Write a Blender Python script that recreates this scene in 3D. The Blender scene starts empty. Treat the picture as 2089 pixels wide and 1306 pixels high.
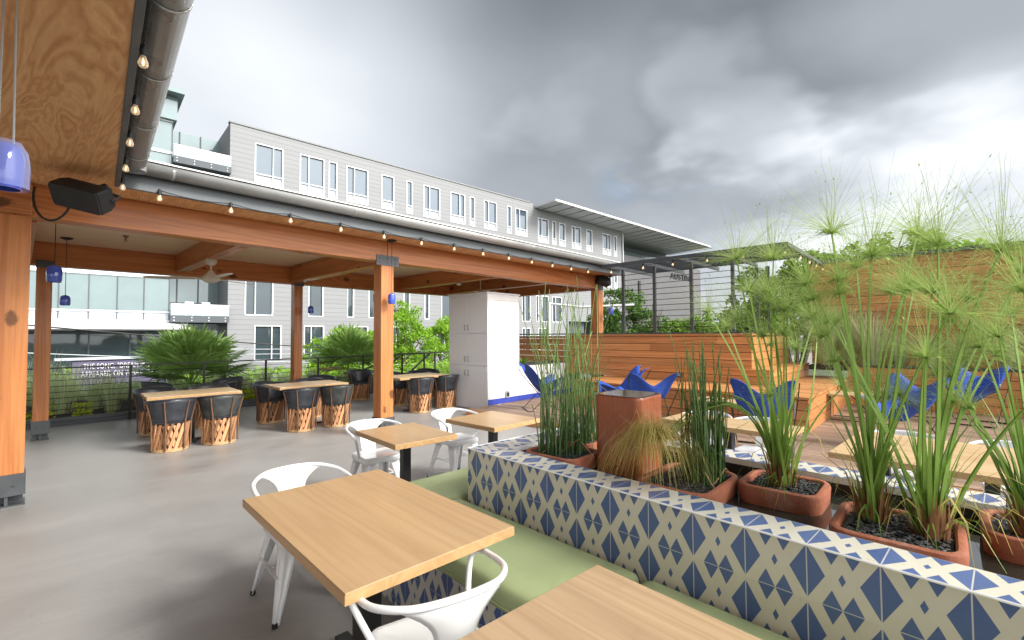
import bpy, bmesh, math, random
from mathutils import Vector, Matrix
R = math.radians
V = Vector
random.seed(11)
SC = bpy.context.scene
COL = SC.collection

# ------------------------------------------------------------------ camera
PHI, PITCH, ROLL, CAM_H = R(43.2), R(1.95), R(-0.35), 1.575
fw = V((math.cos(PHI), math.sin(PHI), 0)); rt = V((math.sin(PHI), -math.cos(PHI), 0)); up = V((0, 0, 1))
cF = fw * math.cos(PITCH) + up * math.sin(PITCH)
cU = -fw * math.sin(PITCH) + up * math.cos(PITCH)
cr, cu = rt * math.cos(ROLL) + cU * math.sin(ROLL), rt * -math.sin(ROLL) + cU * math.cos(ROLL)
cd = bpy.data.cameras.new('camera'); cam = bpy.data.objects.new('camera', cd); COL.objects.link(cam)
cd.sensor_width = 36; cd.lens = 36 * 940 / 2089; cd.clip_start = .03; cd.clip_end = 4000
m = Matrix((cr, cu, -cF)).transposed().to_4x4(); m.translation = V((0, 0, CAM_H)); cam.matrix_world = m
SC.camera = cam

# ------------------------------------------------------------------ node helpers
class NT:
    def __init__(s, tree): s.t = tree; s.t.nodes.clear()
    def n(s, kind, ins=None, **props):
        nd = s.t.nodes.new(kind)
        for k, v in props.items(): setattr(nd, k, v)
        for k, v in (ins or {}).items():
            sk = nd.inputs[k]
            if isinstance(v, bpy.types.NodeSocket): s.t.links.new(v, sk)
            else: sk.default_value = v
        return nd
    def m(s, op, a, b=0.0, c=0.0):
        return s.n('ShaderNodeMath', {0: a, 1: b, 2: c}, operation=op).outputs[0]
    def mix(s, f, a, b, mode='MIX'):
        nd = s.n('ShaderNodeMix', data_type='RGBA', blend_type=mode)
        for i, v in ((0, f), (6, a), (7, b)):
            if isinstance(v, bpy.types.NodeSocket): s.t.links.new(v, nd.inputs[i])
            else: nd.inputs[i].default_value = v if i == 0 else (*v, 1) if len(v) == 3 else v
        return nd.outputs[2]
    def ramp(s, f, stops, interp='LINEAR'):
        nd = s.n('ShaderNodeValToRGB', {0: f}); cr_ = nd.color_ramp; cr_.interpolation = interp
        while len(cr_.elements) < len(stops): cr_.elements.new(.5)
        for e, (p, c) in zip(cr_.elements, stops): e.position = p; e.color = (*c, 1) if len(c) == 3 else c
        return nd.outputs[0]
    def noise(s, vec, scale, detail=4, rough=.55, dist=0):
        i = {'Scale': scale, 'Detail': detail, 'Roughness': rough, 'Distortion': dist}
        if vec is not None: i['Vector'] = vec
        return s.n('ShaderNodeTexNoise', i).outputs[0]
    def rng(s, v, a, b, c=0., d=1.):
        return s.n('ShaderNodeMapRange', {0: v, 1: a, 2: b, 3: c, 4: d}).outputs[0]
    def srng(s, v, a, b, c=0., d=1.):
        return s.n('ShaderNodeMapRange', {0: v, 1: a, 2: b, 3: c, 4: d}, interpolation_type='SMOOTHSTEP').outputs[0]

# ------------------------------------------------------------------ sky, sun, exposure
SUN_DIR = V((.30, -.80, .62)).normalized()
w = bpy.data.worlds.new('World'); SC.world = w; w.use_nodes = True
nt = NT(w.node_tree)
sky = nt.n('ShaderNodeTexSky', sky_type='NISHITA', sun_disc=False, sun_elevation=math.asin(SUN_DIR.z),
           sun_rotation=math.atan2(SUN_DIR.x, SUN_DIR.y), air_density=1.2, dust_density=1.5)
tc = nt.n('ShaderNodeTexCoord').outputs['Generated']
dirn = nt.n('ShaderNodeVectorMath', {0: tc}, operation='NORMALIZE').outputs[0]
sx = nt.n('ShaderNodeSeparateXYZ', {0: dirn}); zz = sx.outputs[2]
den = nt.m('ADD', nt.m('MAXIMUM', zz, 0.0), .22)
pl = nt.n('ShaderNodeCombineXYZ', {0: nt.m('DIVIDE', sx.outputs[0], den), 1: nt.m('DIVIDE', sx.outputs[1], den), 2: 3.7}).outputs[0]
def sdir(u, v):   # direction of a spot of the sky, so that the real clouds stand where they stood
    d = cF * 940 + cr * (u - 1044.5) - cu * (v - 653); return d.normalized()
def blob(u, v, r0, r1):
    dt = nt.n('ShaderNodeVectorMath', {0: dirn, 1: sdir(u, v)}, operation='DOT_PRODUCT').outputs['Value']
    wob = nt.m('MULTIPLY_ADD', nt.noise(pl, 1.3, 4, .5), .12, -.06)
    return nt.srng(nt.m('ADD', dt, wob), math.cos(R(r1)), math.cos(R(r0)))
n1 = nt.noise(pl, .70, 6, .42, .25)
n2 = nt.noise(pl, 2.1, 6, .55, .3)
val = nt.m('ADD', nt.m('MULTIPLY', n1, .8), nt.m('MULTIPLY', n2, .2))
lum = nt.rng(val, .28, .72, .275, .345)
for (u, v, r0, r1, dl) in ((1180, 190, 2, 24, -.062), (1560, 300, 2, 18, -.065), (1880, 120, 2, 26, -.07), (450, 190, 3, 28, .115), (760, 160, 3, 18, .06), (1300, 60, 4, 30, -.02),
                           (1480, 420, 1, 12, .10), (1760, 470, 1, 14, .13), (2080, 470, 2, 19, .25), (1180, 330, 1, 9, .05), (1990, 330, 1, 9, .05), (1330, 410, 1, 8, .05), (1450, 240, 1, 9, .10), (300, 240, 3, 20, .08)):
    lum = nt.m('MULTIPLY_ADD', blob(u, v, r0, r1), dl, lum)
lum = nt.m('MULTIPLY_ADD', nt.srng(zz, .47, .62), -.10, lum)          # added dark band painted into the upper sky, drawn as a cloud deck
sunside = nt.n('ShaderNodeVectorMath', {0: dirn, 1: SUN_DIR}, operation='DOT_PRODUCT').outputs['Value']
lum = nt.m('MULTIPLY_ADD', nt.srng(sunside, .72, .98), .9, lum)      # thin bright cloud on the sun's side
back = nt.n('ShaderNodeVectorMath', {0: dirn, 1: V((.05, -1, .1)).normalized()}, operation='DOT_PRODUCT').outputs['Value']
lum = nt.m('MULTIPLY_ADD', nt.srng(back, .28, .8), 1.15, lum)  # added glow on the unseen side of the sky, brightens under the roof
lum = nt.m('MAXIMUM', nt.m('MULTIPLY_ADD', nt.srng(zz, .20, .0), .10, lum), .055)
cl = nt.n('ShaderNodeVectorMath', {0: nt.ramp(lum, [(0, (.87, .95, 1.06)), (.4, (.93, .98, 1.05)), (1, (1, .99, .97))])}, operation='SCALE')
nt.t.links.new(lum, cl.inputs['Scale'])
gap = nt.m('MULTIPLY', nt.srng(nt.noise(pl, 2.0, 5, .55), .50, .62), blob(1310, 415, 1, 11))
bg_c = nt.n('ShaderNodeBackground', {0: cl.outputs[0], 1: 1.0}).outputs[0]
bg_s = nt.n('ShaderNodeBackground', {0: sky.outputs[0], 1: .075}).outputs[0]
mx = nt.n('ShaderNodeMixShader', {0: nt.m('MULTIPLY_ADD', gap, -.45, .95), 1: bg_s, 2: bg_c})
nt.n('ShaderNodeOutputWorld', {0: mx.outputs[0]})
sl = bpy.data.lights.new('sun', 'SUN'); sl.energy = 2.3; sl.angle = R(18); sl.color = (1, .95, .87)
so = bpy.data.objects.new('sun', sl); COL.objects.link(so); so.rotation_euler = (-SUN_DIR).to_track_quat('-Z', 'Y').to_euler()
vs = SC.view_settings; vs.view_transform = 'Standard'; vs.look = 'None'; vs.gamma = 1; vs.exposure = .95
SC.cycles.max_bounces = 8; SC.cycles.diffuse_bounces = 6; SC.cycles.glossy_bounces = 3; SC.cycles.transparent_max_bounces = 10
SC.cycles.use_denoising = True; SC.cycles.caustics_reflective = False; SC.cycles.caustics_refractive = False

# ------------------------------------------------------------------ materials
def newmat(name):
    mt = bpy.data.materials.new(name); mt.use_nodes = True; return mt, NT(mt.node_tree)
def out(nt, sh): nt.n('ShaderNodeOutputMaterial', {0: sh})
def bsdf(nt, **k):
    ins = {}
    for a, b in k.items():
        key = {'base': 'Base Color', 'rough': 'Roughness', 'metal': 'Metallic', 'normal': 'Normal', 'alpha': 'Alpha', 'spec': 'Specular IOR Level',
               'coat': 'Coat Weight', 'emis': 'Emission Color', 'estr': 'Emission Strength', 'sheen': 'Sheen Weight'}[a]
        if key in ('Base Color', 'Emission Color') and not isinstance(b, bpy.types.NodeSocket): b = (*b, 1)
        ins[key] = b
    return nt.n('ShaderNodeBsdfPrincipled', ins)
def bump(nt, h, strength, dist=.01):
    return nt.n('ShaderNodeBump', {'Strength': strength, 'Distance': dist, 'Height': h}).outputs[0]
def pbr(name, c, rough=.5, metal=0, var=.12, scale=3, bmp=0, bscale=60, spec=.5, coat=0, rvar=.1, island=0, dirt=None):
    mt, nt = newmat(name); tc = nt.n('ShaderNodeTexCoord').outputs['Object']
    no = nt.noise(tc, scale, 6, .6)
    lo, hi = tuple(x * (1 - var) for x in c), tuple(min(1, x * (1 + var)) for x in c)
    col = nt.mix(nt.rng(no, .3, .7), lo, hi)
    if dirt:
        dn = nt.srng(nt.noise(tc, dirt[1], 8, .68, .4), .52, .72); col = nt.mix(nt.m('MULTIPLY', dn, dirt[2]), col, dirt[0])
    if island:
        ri = nt.n('ShaderNodeNewGeometry').outputs['Random Per Island']
        col = nt.mix(1, col, nt.ramp(ri, [(0, (1 - island,) * 3), (1, (1 + island,) * 3)]), 'MULTIPLY')
    k = dict(base=col, rough=nt.rng(no, .3, .7, max(0, rough - rvar), min(1, rough + rvar)), metal=metal, spec=spec, coat=coat)
    if bmp: k['normal'] = bump(nt, nt.noise(tc, bscale, 3, .6), bmp)
    out(nt, bsdf(nt, **k).outputs[0]); return mt
def wood(name, dark, light, axis='x', ring=9, stretch=.07, rough=.5, island=.22, knots=.0, coat=0, swirl=1.0, spec=.4, bmp=.12, lines=0):
    mt, nt = newmat(name); tc = nt.n('ShaderNodeTexCoord').outputs['Object']
    ri = nt.n('ShaderNodeNewGeometry').outputs['Random Per Island']
    sc = {'x': (stretch, 1, 1), 'y': (1, stretch, 1), 'z': (1, 1, stretch)}[axis]
    off = nt.n('ShaderNodeVectorMath', {0: tc, 1: nt.n('ShaderNodeCombineXYZ', {0: nt.m('MULTIPLY', ri, 31.), 1: nt.m('MULTIPLY', ri, 17.), 2: nt.m('MULTIPLY', ri, 11.)}).outputs[0]}, operation='ADD').outputs[0]
    mp = nt.n('ShaderNodeMapping', {'Vector': off, 'Scale': sc}).outputs[0]
    a = nt.noise(mp, ring * .55, 4, .5, swirl)
    rings = nt.m('FRACT', nt.m('MULTIPLY', a, 9.0))
    rings = nt.m('ABSOLUTE', nt.m('MULTIPLY_ADD', rings, 2., -1.))
    fine = nt.noise(mp, ring * 9, 4, .65)
    v = nt.m('ADD', nt.m('MULTIPLY', nt.m('ADD', rings, nt.m('MULTIPLY', a, 1.4)), .34), nt.m('MULTIPLY', fine, .42))
    col = nt.mix(nt.rng(v, .3, .95), dark, light)
    if lines:
        xx = nt.n('ShaderNodeSeparateXYZ', {0: tc}).outputs[0]; q = nt.m('DIVIDE', xx, lines); fq = nt.m('FRACT', q)
        wn = nt.n('ShaderNodeTexWhiteNoise', {'W': nt.m('FLOOR', q)}, noise_dimensions='1D').outputs['Value']
        col = nt.mix(1, col, nt.ramp(wn, [(0, (.93, .92, .91)), (1, (1.06, 1.06, 1.05))]), 'MULTIPLY')
        jl = nt.m('MAXIMUM', nt.m('LESS_THAN', fq, .012), nt.m('GREATER_THAN', fq, .988)); col = nt.mix(nt.m('MULTIPLY', jl, .28), col, dark)
        sm = nt.srng(nt.noise(tc, 5, 5, .7, .5), .55, .75); col = nt.mix(nt.m('MULTIPLY', sm, .22), col, tuple(x * .8 for x in dark))
    if knots:
        vo = nt.n('ShaderNodeTexVoronoi', {'Vector': nt.n('ShaderNodeMapping', {'Vector': off, 'Scale': {'x': (.6, 1, 1), 'y': (1, .6, 1), 'z': (1, 1, .6)}[axis]}).outputs[0], 'Scale': 3.3})
        wob = nt.m('MULTIPLY_ADD', nt.noise(off, 16, 4, .7), .20, -.10)
        k = nt.srng(nt.m('ADD', vo.outputs['Distance'], wob), .20, .12)
        kk = nt.m('MULTIPLY', k, nt.srng(nt.noise(off, 1.1, 2), .34, .48))
        col = nt.mix(nt.m('MULTIPLY', kk, knots), col, tuple(x * .22 for x in dark))
    col = nt.mix(1, col, nt.ramp(ri, [(0, (1 - island, 1 - island * 1.05, 1 - island * 1.1)), (1, (1 + island, 1 + island, 1 + island * .95))]), 'MULTIPLY')
    out(nt, bsdf(nt, base=col, rough=nt.rng(fine, .2, .8, rough - .08, rough + .1), coat=coat, spec=spec, normal=bump(nt, v, bmp, .004)).outputs[0]); return mt
def leaf(name, c, var=.35, trans=.35, rough=.5, tip=None):
    mt, nt = newmat(name)
    ri = nt.n('ShaderNodeNewGeometry').outputs['Random Per Island']
    tcn = nt.noise(nt.n('ShaderNodeTexCoord').outputs['Object'], .9, 3)
    f = nt.m('ADD', nt.m('MULTIPLY', ri, .65), nt.m('MULTIPLY', tcn, .5))
    c2 = tip or (c[0] * 1.5, c[1] * 1.3, c[2] * .95)
    col = nt.mix(f, tuple(x * (1 - var) for x in c), tuple(min(1, x * (1 + var)) for x in c2))
    p = bsdf(nt, base=col, rough=rough, spec=.3).outputs[0]
    t = nt.n('ShaderNodeBsdfTranslucent', {0: col}).outputs[0]
    out(nt, nt.n('ShaderNodeMixShader', {0: trans, 1: p, 2: t}).outputs[0]); return mt
def glass_pane(name, c, refl=.5, rough=.03, wav=.006):
    mt, nt = newmat(name); tc = nt.n('ShaderNodeTexCoord').outputs['Object']
    fr = nt.n('ShaderNodeLayerWeight', {'Blend': .25}).outputs['Fresnel']
    d = bsdf(nt, base=nt.mix(nt.noise(tc, .6, 3), tuple(x * .6 for x in c), tuple(x * 1.4 for x in c)), rough=.3, spec=.2).outputs[0]
    g = nt.n('ShaderNodeBsdfGlossy', {0: (.86, .93, .97, 1), 1: rough, 'Normal': bump(nt, nt.noise(tc, 1.3, 2), wav, .2)}).outputs[0]
    out(nt, nt.n('ShaderNodeMixShader', {0: nt.m('MINIMUM', nt.m('MULTIPLY_ADD', fr, .32, refl), 1.), 1: d, 2: g}).outputs[0]); return mt

M = {}
# polished concrete: cloudy trowel sweeps, scuffs, a soft sheen
mt, nt = newmat('concrete_floor'); tc = nt.n('ShaderNodeTexCoord').outputs['Object']
rot = nt.n('ShaderNodeMapping', {'Vector': tc, 'Rotation': (0, 0, R(-52)), 'Scale': (.6, 1.15, 1)}).outputs[0]
a = nt.noise(rot, 1.5, 10, .68, .9); b = nt.noise(tc, .35, 4, .5); c = nt.noise(tc, 45, 5, .7)
v = nt.m('ADD', nt.m('ADD', nt.m('MULTIPLY', a, .6), nt.m('MULTIPLY', b, .38)), nt.m('MULTIPLY', c, .12))
col = nt.ramp(v, [(.32, (.215, .209, .203)), (.49, (.282, .278, .273)), (.58, (.315, .312, .308)), (.74, (.385, .382, .378))])
sc_ = nt.srng(nt.noise(rot, 6, 8, .72, 2), .66, .74)
col = nt.mix(nt.m('MULTIPLY', sc_, .4), col, (.46, .45, .44))
spk = nt.srng(nt.noise(tc, 38, 3, .7), .72, .76); col = nt.mix(nt.m('MULTIPLY', spk, .45), col, (.52, .51, .49))
scr = nt.srng(nt.noise(nt.n('ShaderNodeMapping', {'Vector': tc, 'Rotation': (0, 0, R(20)), 'Scale': (1, 9, 1)}).outputs[0], 3.2, 4, .6), .70, .73); col = nt.mix(nt.m('MULTIPLY', scr, .5), col, (.11, .10, .095))
blot = nt.srng(nt.noise(tc, 2.1, 6, .75, .6), .66, .78); col = nt.mix(nt.m('MULTIPLY', blot, .55), col, (.10, .092, .085))
out(nt, bsdf(nt, base=col, rough=nt.rng(a, .3, .7, .33, .52), spec=.34, normal=bump(nt, nt.m('ADD', c, a), .09, .012)).outputs[0]); M['floor'] = mt
M['asphalt'] = pbr('asphalt', (.055, .055, .056), .85, var=.3, scale=1.2, bmp=.3, bscale=120)
M['kerbstone'] = pbr('pale_concrete', (.30, .295, .285), .85, var=.15, scale=.8)
M['soil'] = pbr('soil', (.035, .026, .02), .95, var=.4, scale=20, bmp=.6, bscale=50)
M['earth'] = pbr('park_ground', (.07, .09, .04), .95, var=.4, scale=.5)
M['beam_x'] = wood('fir_beam_x', (.36, .112, .030), (.64, .255, .088), 'x', 7, .05, .42, .10, knots=.85, coat=.12)
M['beam_y'] = wood('fir_beam_y', (.36, .112, .030), (.64, .255, .088), 'y', 7, .05, .42, .10, knots=.85, coat=.12)
M['beam_z'] = wood('fir_beam_z', (.35, .110, .029), (.62, .255, .085), 'z', 7, .05, .42, .06, knots=.8, coat=.12)
M['ply'] = wood('fir_plywood', (.50, .205, .068), (.84, .52, .25), 'y', 4.2, .16, .48, .07, swirl=2.4, bmp=.04)
M['ceil'] = wood('pale_ceiling_boards', (.68, .48, .31), (.84, .65, .46), 'x', 10, .05, .5, .07, bmp=.03)
M['cedar_y'] = wood('cedar_boards', (.40, .155, .050), (.64, .31, .118), 'y', 8, .05, .5, .2)
M['cedar_x'] = wood('cedar_boards_end', (.36, .150, .050), (.60, .32, .125), 'x', 8, .05, .5, .2)
M['deck'] = wood('deck_boards', (.21, .135, .095), (.38, .27, .20), 'y', 12, .06, .6, .25)
M['oak'] = wood('oak_veneer', (.435, .275, .138), (.54, .365, .20), 'y', 11, .035, .36, .03, swirl=.25, coat=.12, bmp=.02, lines=.127)
M['oak_dark'] = wood('oak_veneer_worn', (.37, .245, .14), (.51, .365, .225), 'y', 11, .04, .38, .03, swirl=.5, coat=.12, bmp=.02, lines=.115)
M['edge'] = wood('oak_edge', (.42, .25, .11), (.56, .36, .18), 'y', 10, .04, .4, .05, swirl=.3, bmp=.02)
M['tan'] = wood('pale_wood_top', (.50, .335, .16), (.68, .50, .29), 'y', 7, .05, .4, .05, swirl=.4, coat=.1, bmp=.02)
M['sticks'] = wood('split_cedar', (.43, .205, .10), (.60, .34, .18), 'z', 7, .06, .7, .55)
M['ringwood'] = wood('bent_wood_ring', (.42, .25, .12), (.64, .43, .23), 'x', 12, .2, .6, .1)
M['pole'] = wood('bark_pole', (.10, .045, .022), (.27, .14, .075), 'z', 14, .1, .6, .2)
M['leather'] = pbr('black_leather', (.036, .041, .051), .36, var=.45, scale=9, bmp=.25, bscale=90, dirt=((.10, .115, .13), 3.5, .45))
M['leather_worn'] = pbr('worn_leather', (.050, .056, .056), .42, var=.5, scale=8, bmp=.25, bscale=90, dirt=((.13, .125, .115), 3, .6))
M['white'] = pbr('white_paint', (.80, .81, .83), .45, var=.03, scale=1.5)
M['white_wall'] = pbr('white_siding', (.82, .82, .82), .5, var=.03, scale=2, island=.015)
M['cab'] = pbr('cabinet_paint', (.74, .755, .79), .45, var=.02, scale=2)
M['whitemetal'] = pbr('white_enamel', (.82, .84, .86), .25, var=.03, scale=4, coat=.3, rvar=.05)
M['bluetrim'] = pbr('blue_baseboard', (.042, .072, .42), .5, var=.08)
M['vinyl'] = pbr('green_vinyl', (.385, .455, .235), .40, var=.08, scale=3, bmp=.06, bscale=220, rvar=.06)
mt = M['vinyl']; nt_ = mt.node_tree; b_ = next(n for n in nt_.nodes if n.type == 'BSDF_PRINCIPLED'); h_ = nt_.nodes.new('ShaderNodeTexNoise'); h_.inputs['Scale'].default_value = 4.5; h_.inputs['Detail'].default_value = 5; h_.inputs['Distortion'].default_value = 1.2
tcv = nt_.nodes.new('ShaderNodeTexCoord'); nt_.links.new(tcv.outputs['Object'], h_.inputs['Vector']); bp_ = nt_.nodes.new('ShaderNodeBump'); bp_.inputs['Strength'].default_value = .16; bp_.inputs['Distance'].default_value = .03; nt_.links.new(h_.outputs[0], bp_.inputs['Height'])
old_ = b_.inputs['Normal'].links[0].from_socket; nt_.links.new(old_, bp_.inputs['Normal']); nt_.links.new(bp_.outputs[0], b_.inputs['Normal'])
M['steel'] = pbr('dark_grey_steel', (.075, .082, .09), .45, metal=.3, var=.15, scale=5)
M['black'] = pbr('black_metal', (.012, .012, .013), .4, var=.2, scale=6)
M['blackpl'] = pbr('black_plastic', (.013, .014, .016), .55, var=.2, scale=8, bmp=.2, bscale=300)
M['grille'] = pbr('speaker_grille', (.030, .032, .036), .6, var=.1, scale=5, bmp=.5, bscale=500)
M['galv'] = pbr('galvanised_steel', (.50, .505, .50), .33, metal=.65, var=.10, scale=7, rvar=.12)
M['gutter'] = pbr('gutter_grey', (.46, .465, .46), .38, metal=.55, var=.05, scale=4)
M['flash'] = pbr('white_roof_edge', (.84, .84, .84), .4, var=.02)
M['fascia'] = pbr('grey_fascia', (.105, .118, .13), .5, var=.10, scale=3, metal=.2)
M['roof'] = pbr('roof_membrane', (.5, .5, .5), .8, var=.08)
M['terra'] = pbr('terracotta', (.33, .118, .070), .78, var=.22, scale=6, bmp=.35, bscale=55, spec=.25, dirt=((.42, .33, .28), 4.5, .55))
M['gravel'] = pbr('dark_gravel', (.048, .050, .054), .7, var=.3, scale=30, bmp=.3, bscale=80, island=.6)
M['wetdark'] = pbr('wet_dark_film', (.075, .040, .026), .10, var=.3, scale=12, spec=.5, rvar=.04)
M['liner'] = pbr('black_liner', (.008, .008, .009), .5, var=.3, scale=12, bmp=.4, bscale=30)
M['blue'] = pbr('blue_canvas', (.020, .075, .40), .75, var=.18, scale=5, bmp=.3, bscale=160)
M['enamel'] = pbr('blue_enamel', (.06, .11, .55), .12, var=.08, scale=3, coat=.6, rvar=.03)
M['cord'] = pbr('cord', (.02, .02, .02), .6)
M['fanw'] = pbr('cream_fan_paint', (.62, .57, .48), .4, var=.05)
M['rubber'] = pbr('rubber', (.012, .012, .012), .8)
M['chrome'] = pbr('handle_metal', (.30, .31, .33), .3, metal=.85)
M['outlet'] = pbr('outlet_grey', (.35, .36, .37), .4, var=.05)
M['horse'] = leaf('horsetail', (.085, .19, .055), .45, .15, .4, tip=(.19, .32, .10))
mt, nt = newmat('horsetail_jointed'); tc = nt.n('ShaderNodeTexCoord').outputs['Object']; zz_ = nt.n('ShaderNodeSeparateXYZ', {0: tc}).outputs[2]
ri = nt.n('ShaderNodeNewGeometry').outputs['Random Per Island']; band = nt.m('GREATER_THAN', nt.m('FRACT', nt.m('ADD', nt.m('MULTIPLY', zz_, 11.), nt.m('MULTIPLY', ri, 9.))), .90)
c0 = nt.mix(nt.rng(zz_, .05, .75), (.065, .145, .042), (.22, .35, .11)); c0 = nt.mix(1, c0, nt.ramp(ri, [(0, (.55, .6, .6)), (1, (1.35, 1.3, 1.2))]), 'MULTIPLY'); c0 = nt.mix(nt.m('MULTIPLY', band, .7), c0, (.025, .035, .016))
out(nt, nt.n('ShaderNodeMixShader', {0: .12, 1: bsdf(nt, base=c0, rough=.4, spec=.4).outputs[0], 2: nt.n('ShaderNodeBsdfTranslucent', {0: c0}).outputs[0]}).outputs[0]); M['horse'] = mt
M['papy'] = leaf('papyrus_green', (.16, .30, .045), .3, .28, .45, tip=(.27, .42, .09))
M['papyray'] = leaf('papyrus_rays', (.24, .37, .095), .4, .5, .5, tip=(.43, .54, .19))
M['papybase'] = leaf('papyrus_sheath', (.19, .066, .034), .4, .1, .6, tip=(.25, .13, .06))
M['drygrass'] = leaf('dry_grass', (.40, .33, .085), .4, .4, .6, tip=(.56, .48, .17))
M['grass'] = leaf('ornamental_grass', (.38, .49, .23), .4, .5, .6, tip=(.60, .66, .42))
M['lime'] = leaf('lime_groundcover', (.30, .40, .030), .35, .35, .5)
M['palm'] = leaf('palm_leaf', (.16, .33, .05), .4, .4, .35, tip=(.38, .55, .17))
M['palmdry'] = leaf('palm_dry', (.38, .24, .11), .3, .2, .7)
M['tree_l'] = leaf('bright_tree_leaf', (.19, .37, .045), .45, .42, .5)
M['tree_d'] = leaf('dark_tree_leaf', (.075, .16, .04), .5, .32, .5)
M['tree_m'] = leaf('mid_tree_leaf', (.14, .26, .052), .5, .38, .5)
M['bark'] = pbr('bark', (.12, .09, .065), .9, var=.4, scale=9, bmp=.8, bscale=25)
M['lily'] = leaf('lily_leaf', (.06, .125, .02), .3, .15, .3, tip=(.20, .24, .04))
M['agave'] = leaf('agave_leaf', (.12, .25, .06), .3, .2, .4)
M['wframe'] = pbr('white_window_frame', (.80, .82, .84), .4, var=.02)
M['glass'] = glass_pane('window_glass', (.05, .078, .115), .11)
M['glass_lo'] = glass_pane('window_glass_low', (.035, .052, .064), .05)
M['glass_cw'] = glass_pane('curtain_glass', (.13, .19, .195), .10, wav=.003)
M['glass_clear'] = glass_pane('clear_balustrade', (.30, .40, .42), .12, wav=.002)
M['spandrel'] = pbr('spandrel_panel', (.56, .60, .66), .35, var=.04)
M['corr'] = pbr('corrugated_metal', (.135, .135, .14), .5, metal=.3, var=.08, scale=.3)
M['soffit'] = pbr('eave_soffit', (.50, .51, .53), .6, var=.05)
M['eave'] = pbr('eave_white', (.62, .63, .64), .45, var=.03)
M['slate'] = pbr('dark_panel', (.085, .10, .115), .6, var=.1)
M['sign'] = pbr('sign_board', (.13, .115, .20), .5, var=.1)
M['letter'] = pbr('sign_letter', (.86, .86, .90), .4, var=.02)
M['dark'] = pbr('dark_letter', (.03, .03, .035), .5)
M['inside'] = pbr('shop_interior', (.035, .04, .04), .9, var=.6, scale=2)
M['timber_in'] = pbr('shop_counter', (.26, .17, .09), .6)
# lapped siding of the far building
mt, nt = newmat('grey_lap_siding'); tc = nt.n('ShaderNodeTexCoord').outputs['Object']; s3 = nt.n('ShaderNodeSeparateXYZ', {0: tc})
fz = nt.m('FRACT', nt.m('DIVIDE', s3.outputs[2], .29))
ln = nt.srng(fz, .90, .97); rown = nt.noise(nt.n('ShaderNodeCombineXYZ', {0: nt.m('MULTIPLY', s3.outputs[0], .02), 2: nt.m('FLOOR', nt.m('DIVIDE', s3.outputs[2], .29))}).outputs[0], 3.3, 2)
col = nt.mix(rown, (.215, .222, .235), (.262, .269, .282)); col = nt.mix(nt.m('MULTIPLY', ln, .62), col, (.13, .13, .14))
out(nt, bsdf(nt, base=col, rough=.6, normal=bump(nt, nt.m('SUBTRACT', 1., fz), .5, .02)).outputs[0]); M['siding'] = mt
# wet terracotta of the fountain column: mineral runs down the sides
mt, nt = newmat('wet_terracotta'); tc = nt.n('ShaderNodeTexCoord').outputs['Object']
st = nt.n('ShaderNodeMapping', {'Vector': tc, 'Scale': (1, 1, .07)}).outputs[0]
a = nt.noise(st, 26, 5, .6, .3); b = nt.noise(tc, 9, 6, .65)
col = nt.mix(b, (.23, .058, .023), (.42, .122, .048)); col = nt.mix(nt.m('MULTIPLY', nt.srng(a, .60, .72), .8), col, (.45, .30, .25)); col = nt.mix(nt.srng(nt.noise(st, 11, 4, .6), .60, .74), col, (.16, .14, .07))
out(nt, bsdf(nt, base=col, rough=nt.rng(a, .3, .7, .18, .42), spec=.6, coat=.3, normal=bump(nt, nt.m('ADD', a, b), .25)).outputs[0]); M['wet'] = mt
mt, nt = newmat('still_water'); tc = nt.n('ShaderNodeTexCoord').outputs['Object']
out(nt, bsdf(nt, base=(.020, .024, .020), rough=.04, spec=.9, normal=bump(nt, nt.noise(tc, 9, 2, .5), .015, .02)).outputs[0]); M['water'] = mt
# warm filament bulbs
mt, nt = newmat('bulb_glass'); fr = nt.n('ShaderNodeLayerWeight', {'Blend': .4}).outputs['Facing']
p = bsdf(nt, base=(.9, .78, .62), rough=.08, spec=.8, alpha=nt.m('MULTIPLY_ADD', fr, .5, .25), emis=(1, .62, .30), estr=.05).outputs[0]; out(nt, p); M['bulb'] = mt
mt, nt = newmat('filament'); out(nt, nt.n('ShaderNodeEmission', {0: (1, .60, .25, 1), 1: 3.}).outputs[0]); M['fil'] = mt
mt, nt = newmat('clear_shade'); fr = nt.n('ShaderNodeLayerWeight', {'Blend': .35}).outputs['Facing']
out(nt, bsdf(nt, base=(.45, .50, .85), rough=.05, spec=.8, alpha=nt.m('MULTIPLY_ADD', fr, .5, .22)).outputs[0]); M['clear'] = mt
# patterned cement tile, laid out from the face's own UV (u along the wall, v up it)
mt, nt = newmat('patterned_tile'); uv = nt.n('ShaderNodeSeparateXYZ', {0: nt.n('ShaderNodeUVMap').outputs[0]})
u = nt.m('FRACT', uv.outputs[0]); v = nt.m('FRACT', uv.outputs[1])
um = nt.m('MINIMUM', u, nt.m('SUBTRACT', 1., u)); vm = nt.m('MINIMUM', v, nt.m('SUBTRACT', 1., v))
um2 = nt.m('ABSOLUTE', nt.m('SUBTRACT', um, .355))
def dia(a, ha, b, hb): return nt.m('LESS_THAN', nt.m('ADD', nt.m('DIVIDE', a, ha), nt.m('DIVIDE', b, hb)), 1.)
big = dia(um, .265, nt.m('ABSOLUTE', nt.m('SUBTRACT', v, .49)), .46)
sm = dia(um2, .145, vm, .29)
tiny = dia(nt.m('ABSOLUTE', nt.m('SUBTRACT', u, .5)), .05, nt.m('ABSOLUTE', nt.m('SUBTRACT', v, .5)), .105)
blue = nt.m('MAXIMUM', nt.m('MAXIMUM', big, sm), tiny)
tid = nt.n('ShaderNodeCombineXYZ', {0: nt.m('FLOOR', uv.outputs[0]), 1: nt.m('FLOOR', uv.outputs[1])}).outputs[0]
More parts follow.
